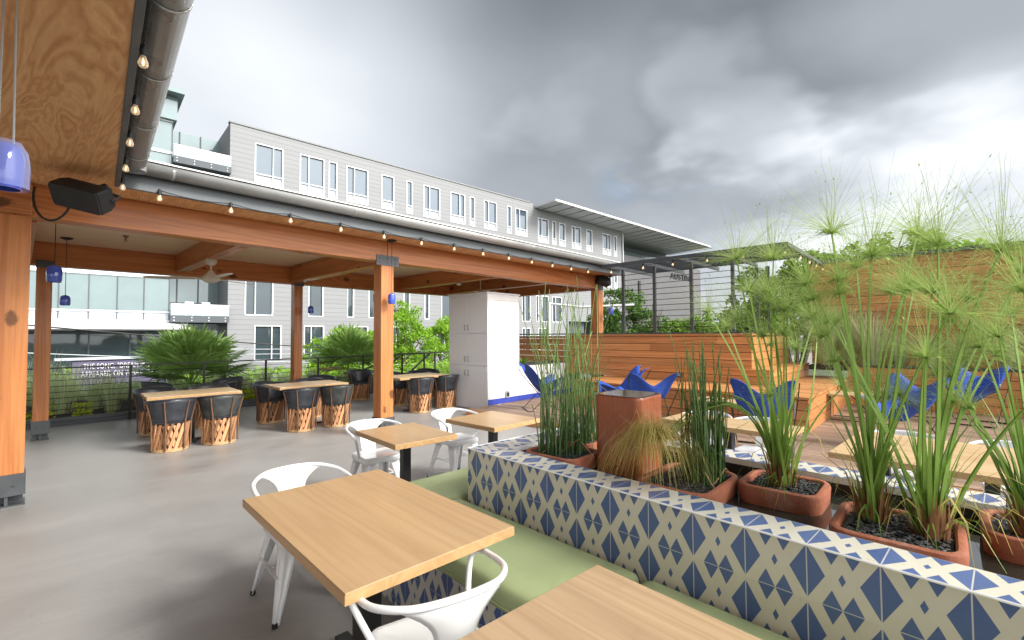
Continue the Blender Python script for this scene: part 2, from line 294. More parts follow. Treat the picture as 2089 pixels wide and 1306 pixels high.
tn = nt.n('ShaderNodeTexWhiteNoise', {'Vector': tid}).outputs[0]
sp = nt.noise(nt.n('ShaderNodeTexCoord').outputs['Object'], 25, 6, .65)
cb = nt.mix(nt.m('ADD', nt.m('MULTIPLY', tn, .5), nt.m('MULTIPLY', sp, .5)), (.058, .100, .25), (.098, .155, .35))
cc = nt.mix(nt.m('ADD', nt.m('MULTIPLY', tn, .4), nt.m('MULTIPLY', sp, .6)), (.55, .525, .445), (.66, .635, .56))
col = nt.mix(blue, cc, cb)
gr = nt.m('MAXIMUM', nt.m('LESS_THAN', um, .010), nt.m('LESS_THAN', vm, .008)); col = nt.mix(nt.m('MULTIPLY', gr, .8), col, (.60, .59, .56))
out(nt, bsdf(nt, base=col, rough=nt.rng(sp, .3, .7, .26, .42), spec=.45, normal=bump(nt, nt.m('SUBTRACT', nt.m('MULTIPLY', sp, .3), gr), .12, .004)).outputs[0]); M['tile'] = mt

# ------------------------------------------------------------------ mesh builder
class MB:
    def __init__(s): s.v, s.f, s.uv = [], [], {}
    def quad(s, *p, uv=None):
        i = len(s.v); s.v += [tuple(q) for q in p]; s.f.append(tuple(range(i, i + len(p))))
        if uv: s.uv[len(s.f) - 1] = uv
    def grid(s, rows, closed=False):
        i = len(s.v); n = len(rows[0])
        for r in rows: s.v += [tuple(q) for q in r]
        for a in range(len(rows) - 1):
            for b in range(n if closed else n - 1):
                c = (b + 1) % n
                s.f.append((i + a * n + b, i + a * n + c, i + (a + 1) * n + c, i + (a + 1) * n + b))
        return i
    def cap(s, i, n, flip=False):
        f = list(range(i, i + n)); s.f.append(tuple(reversed(f) if flip else f))
    def box(s, x0, x1, y0, y1, z0, z1):
        i = len(s.v)
        s.v += [(x0, y0, z0), (x1, y0, z0), (x1, y1, z0), (x0, y1, z0), (x0, y0, z1), (x1, y0, z1), (x1, y1, z1), (x0, y1, z1)]
        s.f += [tuple(i + k for k in q) for q in ((0, 3, 2, 1), (4, 5, 6, 7), (0, 1, 5, 4), (1, 2, 6, 5), (2, 3, 7, 6), (3, 0, 4, 7))]
    def bar(s, p0, p1, wd, h, upv=(0, 0, 1), w1=None, h1=None):
        p0, p1 = V(p0), V(p1); d = (p1 - p0).normalized(); sd = d.cross(V(upv))
        if sd.length < 1e-4: sd = d.cross(V((1, 0, 0)))
        sd.normalize(); uu = sd.cross(d); i = len(s.v)
        for p, a, b in ((p0, wd, h), (p1, w1 or wd, h1 or h)):
            for x, y in ((-1, -1), (1, -1), (1, 1), (-1, 1)): s.v.append(tuple(p + sd * (x * a / 2) + uu * (y * b / 2)))
        s.f += [tuple(i + k for k in q) for q in ((0, 1, 2, 3), (7, 6, 5, 4), (0, 4, 5, 1), (1, 5, 6, 2), (2, 6, 7, 3), (3, 7, 4, 0))]
    def tube(s, pts, r, n=8, caps=True):
        pts = [V(p) for p in pts]; rs = r if isinstance(r, (list, tuple)) else [r] * len(pts); ref = None; rows = []
        for k, p in enumerate(pts):
            d = (pts[min(k + 1, len(pts) - 1)] - pts[max(k - 1, 0)]).normalized()
            if ref is None: ref = d.orthogonal().normalized()
            ref = (ref - d * ref.dot(d)); ref = ref.normalized() if ref.length > 1e-5 else d.orthogonal().normalized()
            b = d.cross(ref)
            rows.append([p + (ref * math.cos(2 * math.pi * j / n) + b * math.sin(2 * math.pi * j / n)) * rs[k] for j in range(n)])
        i = s.grid(rows, True)
        if caps: s.cap(i, n, True); s.cap(i + (len(pts) - 1) * n, n)
    def lathe(s, prof, c=(0, 0, 0), n=24, caps=True):
        rows = [[(c[0] + r * math.cos(2 * math.pi * j / n), c[1] + r * math.sin(2 * math.pi * j / n), c[2] + z) for j in range(n)] for r, z in prof]
        i = s.grid(rows, True)
        if caps: s.cap(i, n, True); s.cap(i + (len(prof) - 1) * n, n)
    def rings(s, x0, x1, y0, y1, levels, rad, n=5, capb=True, capt=True):
        rows = []
        for ins, z in levels:
            row = []; r = max(.003, rad - ins) if rad > ins else .003
            a0, a1, b0, b1 = x0 + ins, x1 - ins, y0 + ins, y1 - ins
            for (px_, py_, st) in ((a1 - r, b0 + r, -90), (a1 - r, b1 - r, 0), (a0 + r, b1 - r, 90), (a0 + r, b0 + r, 180)):
                for k in range(n):
                    t = R(st + 90 * k / (n - 1)); row.append((px_ + r * math.cos(t), py_ + r * math.sin(t), z))
            rows.append(row)
        i = s.grid(rows, True); q = 4 * n
        if capb: s.cap(i, q, True)
        if capt: s.cap(i + (len(rows) - 1) * q, q)
    def ribbon(s, pts, ws, side=None):
        pts = [V(p) for p in pts]; i = len(s.v)
        for k, p in enumerate(pts):
            d = (pts[min(k + 1, len(pts) - 1)] - pts[max(k - 1, 0)])
            sd = side if side is not None else d.cross(V((.31, .17, .93)))
            sd = sd.normalized() if sd.length > 1e-6 else V((1, 0, 0))
            wv = ws[k] if isinstance(ws, (list, tuple)) else ws
            s.v += [tuple(p - sd * wv / 2), tuple(p + sd * wv / 2)]
        for k in range(len(pts) - 1): s.f.append((i + 2 * k, i + 2 * k + 1, i + 2 * k + 3, i + 2 * k + 2))
    def stone(s, p, r, sq=.55):
        i = len(s.v); t = random.uniform(0, 6.28); c, sn = math.cos(t), math.sin(t); e = random.uniform(1, 1.7)
        for a, b, z in ((1, .1, 0), (.45, .8, .25), (-.5, .75, 0), (-1, -.1, .2), (-.4, -.8, 0), (.5, -.75, .15), (.15, .1, 1), (0, 0, -1)):
            a, b, z = a * r * e * random.uniform(.8, 1.1), b * r * random.uniform(.8, 1.1), z * r * sq
            s.v.append((p[0] + a * c - b * sn, p[1] + a * sn + b * c, p[2] + z))
        for k in range(6): s.f += [(i + k, i + (k + 1) % 6, i + 6), (i + (k + 1) % 6, i + k, i + 7)]
    def build(s, name, mat, parent=None, smooth=False, bevel=0, uv=False, solid=0):
        me = bpy.data.meshes.new(name); off = V((0, 0, 0)); q = parent
        while q is not None and q.parent is not None: q = q.parent
        if q is not None: off = q.location
        me.from_pydata([(a - off.x, b - off.y, c - off.z) for a, b, c in s.v], [], s.f); me.validate(clean_customdata=False)
        me.materials.append(mat)
        if uv:
            ul = me.uv_layers.new(name='UVMap')
            for k, f in enumerate(me.polygons):
                if k in s.uv:
                    for li, c in zip(f.loop_indices, s.uv[k]): ul.data[li].uv = c
        if smooth:
            for f in me.polygons: f.use_smooth = True
            if smooth != 'all':
                try: me.set_sharp_from_angle(angle=R(38))
                except Exception: pass
        o = bpy.data.objects.new(name, me); COL.objects.link(o)
        if parent is not None: o.parent = parent
        if bevel:
            bm_ = o.modifiers.new('bevel', 'BEVEL'); bm_.width = bevel; bm_.segments = 2; bm_.limit_method = 'ANGLE'; bm_.angle_limit = R(40)
        if solid:
            sm_ = o.modifiers.new('solid', 'SOLIDIFY'); sm_.thickness = solid; sm_.offset = 0
        return o
def tag(o, label=None, cat=None, group=None, kind=None):
    if label: o['label'] = label
    if cat: o['category'] = cat
    if group: o['group'] = group
    if kind: o['kind'] = kind
    return o
def thing(name, label, cat, loc=(0, 0, 0), group=None):
    o = bpy.data.objects.new(name, None); COL.objects.link(o); o.location = loc; o.empty_display_size = .1
    return tag(o, label, cat, group)
def struct(name, mb, mat, label, **k): return tag(mb.build(name, mat, None, **k), label, name.replace('_', ' '), kind='structure')
def dup(root, loc, rz, label, group=None, swap=None):
    r = root.copy(); COL.objects.link(r); r.location = loc; r.rotation_euler = (0, 0, rz); r['label'] = label
    if group: r['group'] = group
    for ch in list(root.children):
        c = ch.copy(); COL.objects.link(c); c.parent = r
        for g in list(ch.children):
            d = g.copy(); COL.objects.link(d); d.parent = c
    return r
def recolour(root, part, mat):
    for ch in root.children:
        if ch.name.split('.')[0] == part:
            ch.data = ch.data.copy(); ch.data.materials[0] = mat
def boards(mb, x0, x1, y0, y1, z0, z1, bh, gap=.0105, axis='y', seg=4.5, jit=True):
    """horizontal boards filling a vertical slab, each board a closed island"""
    z = z0
    while z < z1 - .01:
        zt = min(z + bh - gap, z1); a0, a1 = (y0, y1) if axis == 'y' else (x0, x1); p = a0 + (random.uniform(-seg, 0) if jit else 0)
        while p < a1:
            q = p + seg * (random.uniform(.8, 1.3) if jit else 1); s_, e_ = max(a0, p), min(a1, q - .003)
            if e_ - s_ > .02:
                if axis == 'y': mb.box(x0, x1, s_, e_, z, zt)
                else: mb.box(s_, e_, y0, y1, z, zt)
            p = q
        z += bh

# ================================================================== the setting
g = MB(); g.quad((-600, -600, -3.6), (900, -600, -3.6), (900, 900, -3.6), (-600, 900, -3.6)); struct('ground', g, M['earth'], 'green ground far below the roof terrace')
g = MB(); g.box(-40, 160, 15.5, 27.0, -3.75, -3.59); struct('street', g, M['kerbstone'], 'pale concrete street below the terrace, in front of the grey building')
g = MB(); g.box(-9, 18, -7, 11.66, -3.55, 0); struct('terrace_floor', g, M['floor'], 'smooth grey polished concrete terrace floor')
g = MB(); x = 6.12
while x < 13.4:
    y = -6 + random.uniform(-2, 0)
    while y < 7:
        e = y + random.uniform(2.2, 3.6); a, b = max(-6, y), min(6.98, e)
        if b > a + .05: g.box(x, x + .136, a, b - .003, .075, .12)
        y = e
    x += .14
struct('wood_deck', g, M['deck'], 'brown timber deck one low step above the concrete')
g = MB(); boards(g, 6.085, 6.117, -6, 6.98, .004, .118, .116); tag(g.build('deck_riser', M['cedar_y']), 'low reddish timber riser along the edge of the deck', 'step')['kind'] = 'structure'

# ------------------------------------------------------------------ timber pavilion
pav = thing('timber_pavilion', 'large orange timber pavilion with flat roof and grey gutter over the terrace', 'pavilion', (0, 0, 0))
PW = .225
POSTS = [(-.067, 6.55), (3.97, 6.55), (10.2, 6.55), (.23, 10.33), (4.12, 10.33), (10.2, 10.33), (-4.1, 6.55), (-4.1, 10.33), (-4.1, 1.5), (-.9, -2.6)]
for (x, y) in POSTS:
    h = PW / 2; s_ = .055 if y > 10 else 0; ph = h - s_ * .4; zb = 2.76 if y < 8 else 2.72
    g = MB(); g.box(x - ph, x + ph, y - ph, y + ph, .21, zb); p = g.build('post', M['beam_z'], pav, bevel=.006)
    g = MB(); q = ph + .012
    g.box(x - q, x + q, y - q - .004, y - q + .012, .10, .30); g.box(x - q, x + q, y + q - .012, y + q + .004, .10, .30)
    g.box(x - q, x - q + .012, y - q + .012, y + q - .012, .10, .30); g.box(x + q - .012, x + q, y - q + .012, y + q - .012, .10, .30)
    g.box(x - .012, x + .012, y - q + .013, y + q - .013, .012, .098); g.box(x - q + .014, x + q - .014, y - .012, y + .012, .012, .098)
    g.box(x - q, x + q, y - q, y + q, .0, .012)
    for dx in (-.05, .05): g.tube([(x + dx, y - q - .018, .2), (x + dx, y - q, .2)], .013, 6); g.tube([(x - q - .014, y + dx, .2), (x - q, y + dx, .2)], .013, 6)
    g.build('post_shoe', M['steel'], p)
for (y0, z0) in ((6.44, 2.76), (10.22, 2.72)):
    for xa, xb in ((-6, -.07), (-.067, 3.968), (3.972, 10.32)):
        g = MB(); g.box(xa, xb - .004, y0, y0 + .215, z0, 3.088); g.build('beam', M['beam_x'], pav, bevel=.008)
for x in (-4.1, -.02, 1.99, 4.03, 6.72, 8.4, 10.2):
    wd = .105 if x not in (1.99, 6.72, 8.4) else .085
    g = MB(); g.box(x - wd, x + wd, 6.657, 10.218, 2.775 if wd < .1 else 2.745, 3.086); g.build('crossbeam', M['beam_y'], pav, bevel=.008)
for x0, dx in ((3.97, 0),):      # bolted plate on the centre post
    g = MB(); g.box(x0 - .20, x0 + .20, 6.428, 6.438, 2.70, 2.86)
    for a in (-.14, 0, .14):
        for b in (2.745, 2.815): g.tube([(x0 + a, 6.416, b), (x0 + a, 6.43, b)], .012, 6)
    g.build('bolted_plate', M['steel'], pav)
for (x, y, zc) in ((.23, 10.2, 2.73), (4.12, 10.2, 2.73), (10.2, 6.43, 2.79)):
    g = MB(); g.box(x - .10, x + .10, y - .006, y + .006, zc - .05, zc + .06); g.build('bolted_plate', M['steel'], pav)
for x in (-.067,):               # thick stub of the left wing's beam over the nearest post
    g = MB(); g.box(-.18, .046, 6.40, 6.436, 2.772, 3.086); g.build('post_head', M['beam_x'], pav, bevel=.006)
g = MB(); g.box(-6, 10.42, 6.60, 10.9, 3.09, 3.12); g.build('ceiling', M['ceil'], pav)
g = MB(); g.box(.61, 10.42, 5.96, 6.598, 3.089, 3.119); g.build('soffit', M['ply'], pav)
EX = lambda y: .30 + (y - 2.4) * .085        # the left wing's eave runs a little askew
g = MB(); i = 0
ys = [-3, 5.93]
g.quad((-6, -3, 3.089), (-6, 6.598, 3.089), (.608, 6.598, 3.089), (.608, 5.95, 3.089), (EX(-3) + .0, -3, 3.089))
g.quad((-6, -3, 3.119), (EX(-3), -3, 3.119), (.608, 5.95, 3.119), (.608, 6.598, 3.119), (-6, 6.598, 3.119)); g.build('soffit', M['ply'], pav)
g = MB(); g.quad((-6, -3, 3.30), (EX(-3), -3, 3.30), (EX(5.9), 5.9, 3.30), (10.42, 5.9, 3.30), (10.42, 10.95, 3.30), (-6, 10.95, 3.30)); g.quad((-6, 10.95, 3.121), (10.42, 10.95, 3.121), (10.42, 10.95, 3.298), (-6, 10.95, 3.298)); g.quad((10.42, 10.95, 3.121), (10.42, 5.97, 3.121), (10.42, 5.97, 3.298), (10.42, 10.95, 3.298)); g.build('roof_deck', M['roof'], pav)
g = MB(); g.box(.64, 10.44, 5.918, 5.956, 3.075, 3.275); g.build('fascia', M['fascia'], pav, bevel=.004)
g = MB(); g.bar((EX(-3) + .02, -3, 3.175), (EX(5.95) + .02, 5.95, 3.175), .038, .2); g.build('fascia', M['fascia'], pav, bevel=.004)
def gutter(p0, p1, sidev, r, mat, straps, nm='gutter'):
    p0, p1, sd = V(p0), V(p1), V(sidev).normalized(); N_ = 12
    prof = [sd * (r * math.cos(math.pi + math.pi * k / N_)) + V((0, 0, r * math.sin(math.pi + math.pi * k / N_))) for k in range(N_ + 1)]
    prof = [prof[0] + V((0, 0, .02))] + prof + [prof[-1] + V((0, 0, .03)), prof[-1] + sd * .012 + V((0, 0, .03))]
    g = MB(); g.grid([[p0 + q for q in prof], [p1 + q for q in prof]]); o = g.build(nm, mat, pav, smooth=True, solid=.005)
    for t in straps:
        c_ = p0.lerp(p1, t); dd = (p1 - p0).normalized() * .014
        s = MB(); s.grid([[c_ - dd + q * 1.055 for q in prof[1:-2]], [c_ + dd + q * 1.055 for q in prof[1:-2]]]); s.build('gutter_strap', mat, o, smooth=True, solid=.004)
    return o
gutter((.66, 5.833, 3.305), (10.30, 5.833, 3.305), (0, 1, 0), .085, M['gutter'], (.04, .25, .47, .63, .78, .92))
gl = gutter((EX(-3) + .135, -3, 3.30), (EX(5.74) + .135, 5.74, 3.30), (-1, 0, 0), .098, M['galv'], (.50, .58, .66, .755, .86, .955))
g = MB(); g.lathe([(.104, -.05), (.106, .03)], (EX(5.74) + .135, 5.745, 3.26), 20); g.build('gutter_cap', M['galv'], pav, smooth=True)
g = MB(); g.box(.62, 10.44, 5.735, 5.93, 3.338, 3.352); g.build('roof_edge_flashing', M['flash'], pav)

# ------------------------------------------------------------------ speakers
def speaker(loc, rot, label):
    t = thing('outdoor_speaker', label, 'speaker')
    g = MB(); g.rings(-.10, .10, -.19, .19, [(.012, -.09), (0, -.08), (0, .02), (.02, .10), (.04, .11)], .02); g.build('cabinet', M['blackpl'], t, smooth=True)
    g = MB(); g.rings(-.095, .095, -.185, .185, [(.0, -.10), (.0, -.092)], .02); g.build('grille', M['grille'], t)
    g = MB(); g.tube([(-.02, -.2, .04), (-.02, -.225, .06), (-.02, -.22, .13), (0, 0, .17), (0, .2, .13), (0, .215, .05), (0, .2, .03)], .012, 6); g.tube([(0, 0, .168), (0, 0, .25)], .03, 8); g.build('bracket', M['blackpl'], t)
    t.location = loc; t.rotation_euler = rot; return t
def face_to(o, long_axis, front):
    y = V(long_axis).normalized(); z = -V(front); z = (z - y * z.dot(y)).normalized(); x = y.cross(z); o.rotation_euler = Matrix((x, y, z)).transposed().to_euler(); o.scale = (1.08, 1.08, 1.0)
sp1 = speaker((.36, 5.62, 2.86), (R(-22), R(30), R(2)), 'black box speaker hung under the plywood soffit at left'); face_to(sp1, (.72, -.62, -.24), (-.25, -.75, -.65))
ctl = [V(q) for q in ((.055, 5.98, 2.95), (.02, 5.95, 2.72), (.12, 5.82, 2.52), (.24, 5.72, 2.62), (.28, 5.70, 2.78))]; cp = []
for k in range(15):
    q = ctl[:]
    while len(q) > 1: q = [q[i].lerp(q[i + 1], k / 14) for i in range(len(q) - 1)]
    cp.append(q[0])
g = MB(); g.tube(cp, .010, 6); mw = Matrix.LocRotScale(sp1.location, sp1.rotation_euler, sp1.scale).inverted(); g.v = [tuple(mw @ V(q)) for q in g.v]
g.v = [(q[0] + .36, q[1] + 5.62, q[2] + 2.86) for q in g.v]; g.build('speaker_cable', M['cord'], sp1)
speaker((10.10, 6.30, 2.96), (R(14), R(18), R(75)), 'black box speaker on top of the far corner post')

# ------------------------------------------------------------------ blue pendant lamps
def pendant(x, y, zt, zb, zc, r, label, two=False, clear=False):
    t = thing('pendant_lamp', label, 'lamp', (x, y, zc), group='blue pendant lamps under the pavilion'); h = zt - zb
    g = MB(); g.lathe([(.075, 0), (.075, -.012), (.03, -.03)], (x, y, zc), 20); g.build('canopy', M['black'], t, smooth=True)
    g = MB()
    for dx in ((-.022, .022) if two else (0,)): g.tube([(x + dx * .8, y - dx * .4, zc - .02), (x + dx, y - dx * .5, zt - .01)], .004, 6)
    g.build('cord', M['cord'] if not two else M['outlet'], t)
    g = MB(); pr = [(.012, 0), (r * .55, -.01 * h / .2), (r * .82, -.12 * h), (r * .97, -.32 * h), (r, -.55 * h), (r * .97, -.85 * h), (r * .86, -h), (r * .80, -h), (r * .9, -.8 * h), (r * .88, -.4 * h), (.02, -.08 * h)]
    g.lathe(pr, (x, y, zt), 24, caps=False); s = g.build('shade', M['enamel'], t, smooth=True)
    g = MB(); g.lathe([(.018, -.10 * h), (.02, -.45 * h), (.035, -.62 * h), (.0, -.8 * h)], (x, y, zt), 12); g.build('lamp_bulb', M['outlet'], t, smooth=True)
    if clear:
        g = MB(); g.lathe([(.02, .012), (r * .8, 0), (r * 1.13, -.2 * h), (r * 1.25, -.5 * h), (r * 1.22, -.98 * h)], (x, y, zt), 28, caps=False); g.build('outer_glass', M['clear'], s, smooth=True)
    return t
pendant(-.0605, 2.8, 2.386, 2.192, 3.087, .060, 'big blue pendant lamp with clear outer glass at the left edge', two=True, clear=True)
pendant(.265, 8.0, 2.485, 2.27, 3.088, .075, 'blue pendant lamp hanging in front of the left rear post', )
pendant(.44, 9.6, 2.225, 2.07, 3.088, .062, 'small dark blue pendant lamp against the glass building')
pendant(4.24, 9.9, 2.245, 2.08, 3.088, .06, 'dark blue pendant lamp beside the slim rear post')
pendant(4.98, 8.5, 2.475, 2.29, 3.088, .066, 'blue pendant lamp half hidden behind the centre post')
pendant(3.96, 6.30, 2.255, 2.085, 3.087, .058, 'blue pendant lamp with black canopy right of the centre post')
pendant(10.29, 6.2, 2.285, 2.10, 3.087, .07, 'blue pendant lamp right of the far corner post')
pendant(10.86, 7.0, 2.29, 2.10, 3.3, .07, 'blue pendant lamp peeping out left of the far corner post')

# ------------------------------------------------------------------ fans, sprinklers, small fittings
def fan(x, y, zc, zm, a0, label):
    t = thing('ceiling_fan', label, 'fan', (x, y, zc))
    g = MB(); g.lathe([(.07, 0), (.075, -.05), (.05, -.09), (.015, -.10)], (x, y, zc), 18); g.build('canopy', M['fanw'], t, smooth=True)
    g = MB(); g.tube([(x, y, zc - .09), (x, y, zm + .08)], .013, 8); g.build('rod', M['fanw'], t)
    g = MB(); g.lathe([(.03, .12), (.06, .08), (.12, .02), (.13, -.02), (.06, -.06), (.0, -.065)], (x, y, zm), 20); g.build('motor', M['fanw'], t, smooth=True)
    for k in range(3):
        a = a0 + k * 2.094; d = V((math.cos(a), math.sin(a), 0)); sd = V((-d.y, d.x, .12)); g = MB()
        g.grid([[V((x, y, zm)) + d * r_ - sd * w_ * .5, V((x, y, zm)) + d * r_ + sd * w_ * .5] for r_, w_ in ((.11, .07), (.2, .12), (.5, .145), (.78, .13), (.86, .06))]); g.build('blade', M['fanw'], t, solid=.008)
fan(1.97, 8.17, 2.775, 2.475, .55, 'cream three-blade ceiling fan hung from the middle of the pavilion')
fan(7.9, 8.5, 3.085, 2.62, .2, 'ceiling fan behind the top of the white cabinet')
for (x, y, lb) in ((1.03, 8.8, 'small brass sprinkler head on the ceiling at left'), (8.22, 8.48, 'small sprinkler head on the ceiling above the white cabinet')):
    t = thing('sprinkler_head', lb, 'sprinkler', (x, y, 3.088)); g = MB(); g.lathe([(.04, 0), (.03, -.02), (.012, -.03), (.012, -.06)], (x, y, 3.088), 12); g.build('stem', M['pole'], t, smooth=True)
    g = MB(); g.lathe([(.022, -.075), (.022, -.08)], (x, y, 3.088), 10); g.tube([(x - .014, y, 3.03), (x - .014, y, 3.01)], .003, 5); g.tube([(x + .014, y, 3.03), (x + .014, y, 3.01)], .003, 5); g.build('deflector', M['pole'], t)
t = thing('beam_light', 'small grey light fitting under a crossbeam near the cabinet', 'light', (6.72, 7.95, 2.775)); g = MB(); g.box(6.66, 6.78, 7.89, 8.01, 2.755, 2.773); g.build('backplate', M['outlet'], t, bevel=.003); g = MB(); g.lathe([(.045, -.02), (.05, -.05), (.035, -.06)], (6.72, 7.95, 2.775), 16); g.build('lens', M['white'], t, smooth=True)

# ------------------------------------------------------------------ string lights
def string_lights(pts, zs, label, sag=.03):
    t = thing('string_light', label, 'string light', (pts[0][0], pts[0][1], zs)); g = MB(); path = []
    for k, p in enumerate(pts):
        path.append(V((p[0], p[1], zs)))
        if k < len(pts) - 1:
            q = pts[k + 1]
            for f in (.25, .5, .75): path.append(V((p[0] + (q[0] - p[0]) * f, p[1] + (q[1] - p[1]) * f, zs - sag * 4 * f * (1 - f))))
    g.tube(path, .0055, 5); g.build('cable', M['cord'], t)
    for p in pts:
        c_ = (p[0], p[1], zs); g = MB(); g.lathe([(.012, .012), (.017, 0), (.0165, -.045), (.012, -.05)], c_, 10); s = g.build('socket', M['blackpl'], t, smooth=True)
        g = MB(); g.lathe([(.012, -.05), (.014, -.060), (.022, -.080), (.0235, -.094), (.017, -.108), (.004, -.113)], c_, 12); b = g.build('bulb', M['bulb'], t, smooth=True)
        g = MB(); g.lathe([(.002, -.062), (.005, -.08), (.005, -.092), (.002, -.1)], c_, 8); g.build('filament', M['fil'], b, smooth=True)
string_lights([(EX(y) + .055, y) for y in (-1.0, -.33, .34, 1.0, 1.67, 2.35, 3.02, 3.70, 4.35, 5.04, 5.70)], 3.10, 'string of glowing clear bulbs along the galvanised gutter at left')
string_lights([(.95 + .655 * k, 5.885) for k in range(13)] + [(9.25, 5.55)], 3.10, 'long string of glowing bulbs along the grey eave of the pavilion')
string_lights([(9.23, 4.75), (9.23, 4.08), (9.23, 3.38), (9.23, 2.72), (9.35, 2.06), (10.2, 1.98), (11.0, 1.98), (11.7, 1.98), (12.4, 1.98)], 3.115, 'string of glowing bulbs along the black steel trellis')

# ------------------------------------------------------------------ railings at the terrace edge
rail = thing('cable_railing', 'thin dark cable railing along the far edge of the terrace', 'railing', (-2.2, 11.55, 0))
for x in (-2.2, -1.0, .25, 1.47, 2.69, 3.92, 5.15, 6.38, 7.62, 8.4):
    g = MB(); g.box(x - .02, x + .02, 11.545, 11.575, 0, 1.035); g.build('post', M['black'], rail)
g = MB(); g.box(-2.2, 8.42, 11.535, 11.585, 1.035, 1.06); g.build('top_rail', M['black'], rail)
for k in range(9):
    g = MB(); z = .09 + k * .105; g.tube([(-2.2, 11.56, z), (8.4, 11.56, z)], .0055, 5); g.build('wire', M['black'], rail)
g = MB(); g.box(-2.2, 8.42, 11.60, 11.66, .0, .03); g.build('kerb_angle', M['steel'], rail)
st = thing('stair_railing', 'black sloping stair railing beyond the cabinet end of the terrace', 'railing', (8.5, 11.56, 0))
for (a, b) in (((7.9, 12.6, 1.0), (5.9, 12.6, -.55)), ((8.2, 12.6, .95), (6.2, 12.6, -.6)), ((9.6, 12.8, 1.05), (7.4, 12.8, -.6))):
    g = MB(); g.bar(a, b, .04, .05); g.build('handrail', M['black'], st)
for x in (7.9, 9.6, 10.6):
    g = MB(); g.box(x - .02, x + .02, 12.58, 12.62, -3.5, 1.05); g.build('post', M['black'], st)
g = MB(); g.box(7.9, 12.0, 12.57, 12.61, 1.0, 1.04); g.build('top_rail', M['black'], st)
for k in range(7):
    g = MB(); z = .1 + k * .125; g.tube([(7.9, 12.6, z), (12, 12.6, z)], .006, 5); g.build('wire', M['black'], st)

# ------------------------------------------------------------------ white cabinet and half wall
X0, X1, Y0, Y1, ZC = 6.70, 7.68, 7.0, 8.27, 2.505
cab = thing('storage_cabinet', 'tall white storage cabinet with six doors and boarded side', 'cabinet', (X0, Y0, 0))
g = MB(); g.box(X0 + .022, X1, Y0 + .022, Y1, .0, ZC - .03); g.build('body', M['cab'], cab)
g = MB(); z = .10
while z < ZC - .035:
    zt = min(z + .17, ZC - .032); g.box(X0 + .002, X1 + .004, Y0, Y0 + .02, z, zt - .0025); z += .1725
g.build('side_boards', M['white_wall'], cab)
for (za, zb) in ((.02, 1.115), (1.125, 1.52), (1.53, ZC - .04)):
    pass
dz = [(.02, .985), (.995, 1.505), (1.515, ZC - .035)]
dz = [(.02, .93), (.94, 1.62), (1.63, ZC - .035)]
ym = (Y0 + .03 + Y1) / 2
for k, (za, zb) in enumerate(dz):
    for j, (ya, yb) in enumerate(((Y0 + .03, ym - .002), (ym + .002, Y1 - .005))):
        g = MB(); g.box(X0, X0 + .020, ya, yb, za, zb); d = g.build('door', M['cab'], cab, bevel=.002)
        hy = ym - .055 if j == 0 else ym + .055; hz = (zb - .16) if k == 0 else za + .13
        g = MB(); g.tube([(X0, hy, hz - .06), (X0 - .025, hy, hz - .045), (X0 - .03, hy, hz), (X0 - .025, hy, hz + .045), (X0, hy, hz + .06)], .0065, 6); g.build('handle', M['chrome'], d)
g = MB(); g.box(X0 - .018, X1 + .03, Y0 - .022, Y1 + .01, ZC - .03, ZC); g.build('top_trim', M['white'], cab, bevel=.003)
g = MB(); g.box(X0 + .004, X1, Y0 - .012, Y0 - .002, .122, .235); g.build('baseboard', M['bluetrim'], cab)
t = thing('power_outlet', 'grey weatherproof outlet on the white boarded side of the cabinet', 'outlet', (7.28, 6.99, .30)); g = MB(); g.box(7.225, 7.335, 6.968, 6.988, .225, .375); g.build('cover', M['outlet'], t, bevel=.006); g = MB(); g.box(7.25, 7.31, 6.96, 6.967, .26, .34); g.build('socket', M['blackpl'], t)
hw = thing('half_wall', 'low white boarded wall with blue baseboard beside the cabinet', 'wall', (7.7, 7.0, 0))
g = MB(); z = .10
while z < .89: g.box(7.69, 10.05, 7.0, 7.02, z, min(z + .17, .895) - .0025); z += .1725
g.build('side_boards', M['white_wall'], hw)
g = MB(); g.box(7.69, 10.05, 7.022, 7.55, 0, .86); g.build('core', M['white'], hw)
g = MB(); g.box(7.69, 10.07, 6.985, 7.06, .898, .925); g.box(7.69, 10.07, 7.50, 7.56, .898, .925); g.build('cap', M['steel'], hw)
g = MB(); g.box(7.69, 10.05, 6.988, 6.998, .122, .235); g.build('baseboard', M['bluetrim'], hw)
g = MB()
for _ in range(500): g.stone((random.uniform(7.72, 10.0), random.uniform(7.08, 7.48), .885), random.uniform(.02, .04))
tag(g.build('gravel', M['gravel'], hw), kind='stuff')
def agave(x, y, z, r, n, label, name='agave_plant', mat='agave'):
    t = thing(name, label, 'plant', (x, y, z)); g = MB()
    for k in range(n):
        a = k * 2.4 + random.uniform(-.2, .2); e = .35 + .9 * (k / n); d = V((math.cos(a), math.sin(a), 0)); pts = []
        for s in range(6): f = s / 5; pts.append(V((x, y, z)) + d * (r * f * math.cos(e * (1 - .25 * f))) + V((0, 0, r * f * math.sin(e) * (1.1 - .3 * f))))
        g.ribbon(pts, [.03, .05, .055, .045, .028, .004], side=V((-d.y, d.x, 0)))
    g.build('leaves', M[mat], t, smooth=True)
    g = MB(); g.lathe([(.03, -.06), (.028, .03), (.01, .05)], (x, y, z), 10); g.build('stem', M['bark'], t, smooth=True)
agave(8.05, 7.2, .90, .26, 16, 'small spiky green agave on the ledge of the half wall next to the cabinet')
agave(9.75, 7.25, .90, .2, 14, 'small spiky agave at the far end of the half wall ledge')

